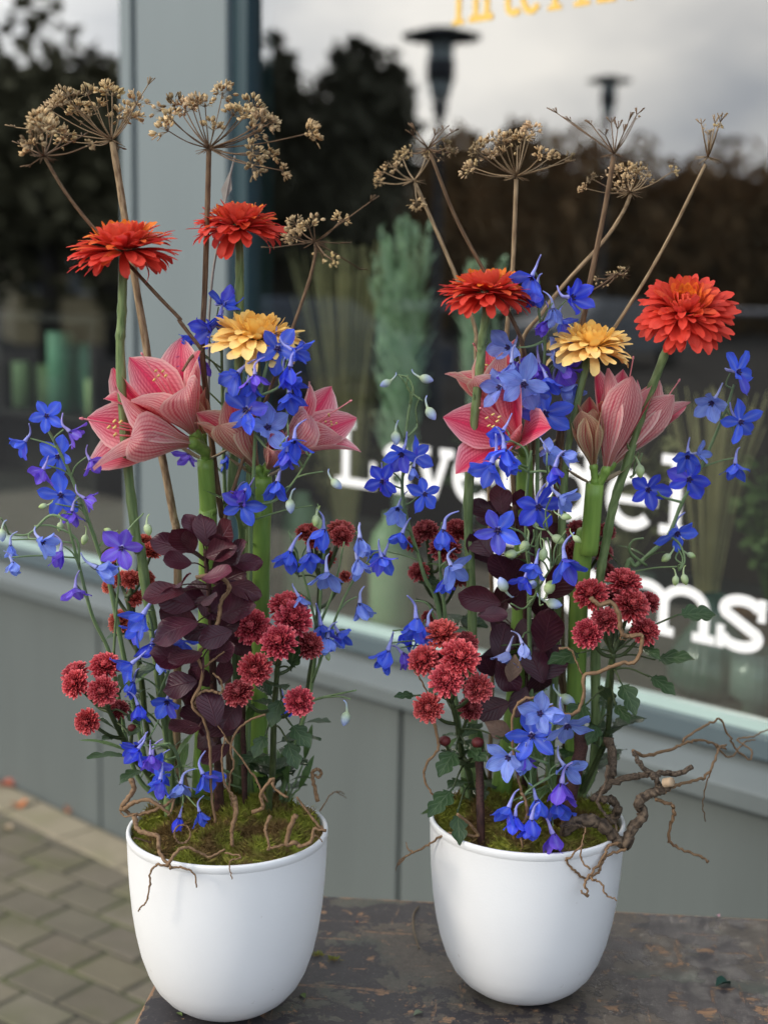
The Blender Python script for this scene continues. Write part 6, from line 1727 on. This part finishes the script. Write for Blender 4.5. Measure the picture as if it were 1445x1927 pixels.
# ------------------------------------------------------------------ small litter
def litter(x, y, z, L_, a, m, label, w=.5, fold=.3, name='fallen_leaf', cat='leaf', group=None):
    p = onz(x, y, z + .0015)
    mb = MB(); mb.add(*petal(L_, L_ * w, prof((0, .1), (.3, .9), (.6, 1), (1, .08)), lambda v: .35 - .8 * v, fold, 4, 7, .06))
    o = mb.obj(name, m, None, Matrix.Translation(p) @ Matrix.Rotation(R(a), 4, 'Z'))
    return tag(o, label, cat, group)
MG = plain('dark_green_litter', (.008, .05, .032), .4, .2, 80)
ML = plain('pale_green_litter', (.14, .20, .06), .7, .3, 120)
MO = plain('orange_leaf', (.62, .19, .055), .6, .3, 40)
MRD = plain('red_brown_leaf', (.34, .085, .045), .6, .3, 40)
litter(1347, 1856, TZ, .022, -60, MG, 'folded dark green leaf scrap at the right of the table top', .62, .9)
litter(574, 1878, TZ, .012, 30, ML, 'pale green curled leaf scrap right of the left planter', .6, .5)
litter(343, 1912, TZ, .012, 40, ML, 'pale green sprig scrap left of the left planter foot', .4, .3)
litter(795, 1905, TZ, .012, 120, plain('grey_green_litter', (.12, .14, .09), .7, .3, 90), 'grey green leaf scrap between the planters near the lower edge', .7, .5)
litter(1352, 1725, TZ, .007, 10, plain('pink_litter', (.6, .3, .34), .6, .1, 50), 'tiny pink petal at the back edge of the table', .8, .4, 'fallen_petal', 'petal')
litter(672, 1736, TZ, .005, 10, plain('rust_litter', (.30, .08, .03), .6, .1, 50), 'tiny rust coloured crumb on the table between the planters', .8, .4, 'fallen_petal', 'petal')
for k, (x, y, lb) in enumerate(((628, 1806, 'crumb of green moss right of the left planter'), (598, 1798, 'smaller moss crumb close to the left planter'))):
    rg = random.Random(k + 50); b = MB()
    for q in range(60):
        p = Vector((rg.gauss(0, .004), rg.gauss(0, .003), .001)); d = Vector((rg.gauss(0, 1), rg.gauss(0, 1), abs(rg.gauss(.3, .5)))).normalized() * .005
        s_ = d.orthogonal().normalized() * .0006
        b.add([p - s_, p + s_, p + d], [(0, 1, 2)])
    tag(b.obj('moss_crumb', M_MOSS, None, Matrix.Translation(onz(x, y, TZ + .001)), False), lb, 'moss', 'moss crumbs on the table')
pp = [onz(*c8(*q), TZ + .0018) for q in ((170, 632), (152, 660), (150, 705), (160, 750), (172, 785))]
b = MB(); cp = crom(pp, 5); b.tube(loc(cp, cp[0]), .0009, 6)
tag(b.obj('straw', plain('dry_straw', (.20, .15, .09), .8, .2, 80), None, Matrix.Translation(cp[0])), 'dry bent straw lying on the table between the planters', 'straw')
for x, y, L_, a, m, lb in ((38, 1521, .055, 20, MO, 'orange fallen leaf on the pavement left of the planters'), (26, 1480, .06, 70, MRD, 'reddish fallen leaf at the wall base, farther left'), (127, 1529, .05, -20, MO, 'pale orange fallen leaf lying against the wall base'), (3, 1464, .05, 10, MO, 'orange fallen leaf at the left picture edge by the wall'), (22, 1561, .035, 60, plain('tan_leaf', (.36, .27, .17), .7, .2, 40), 'small tan fallen leaf on the pavers')):
    o = litter(x, y, .004, L_, a, m, lb, .8, .5, group='fallen leaves on the pavement')
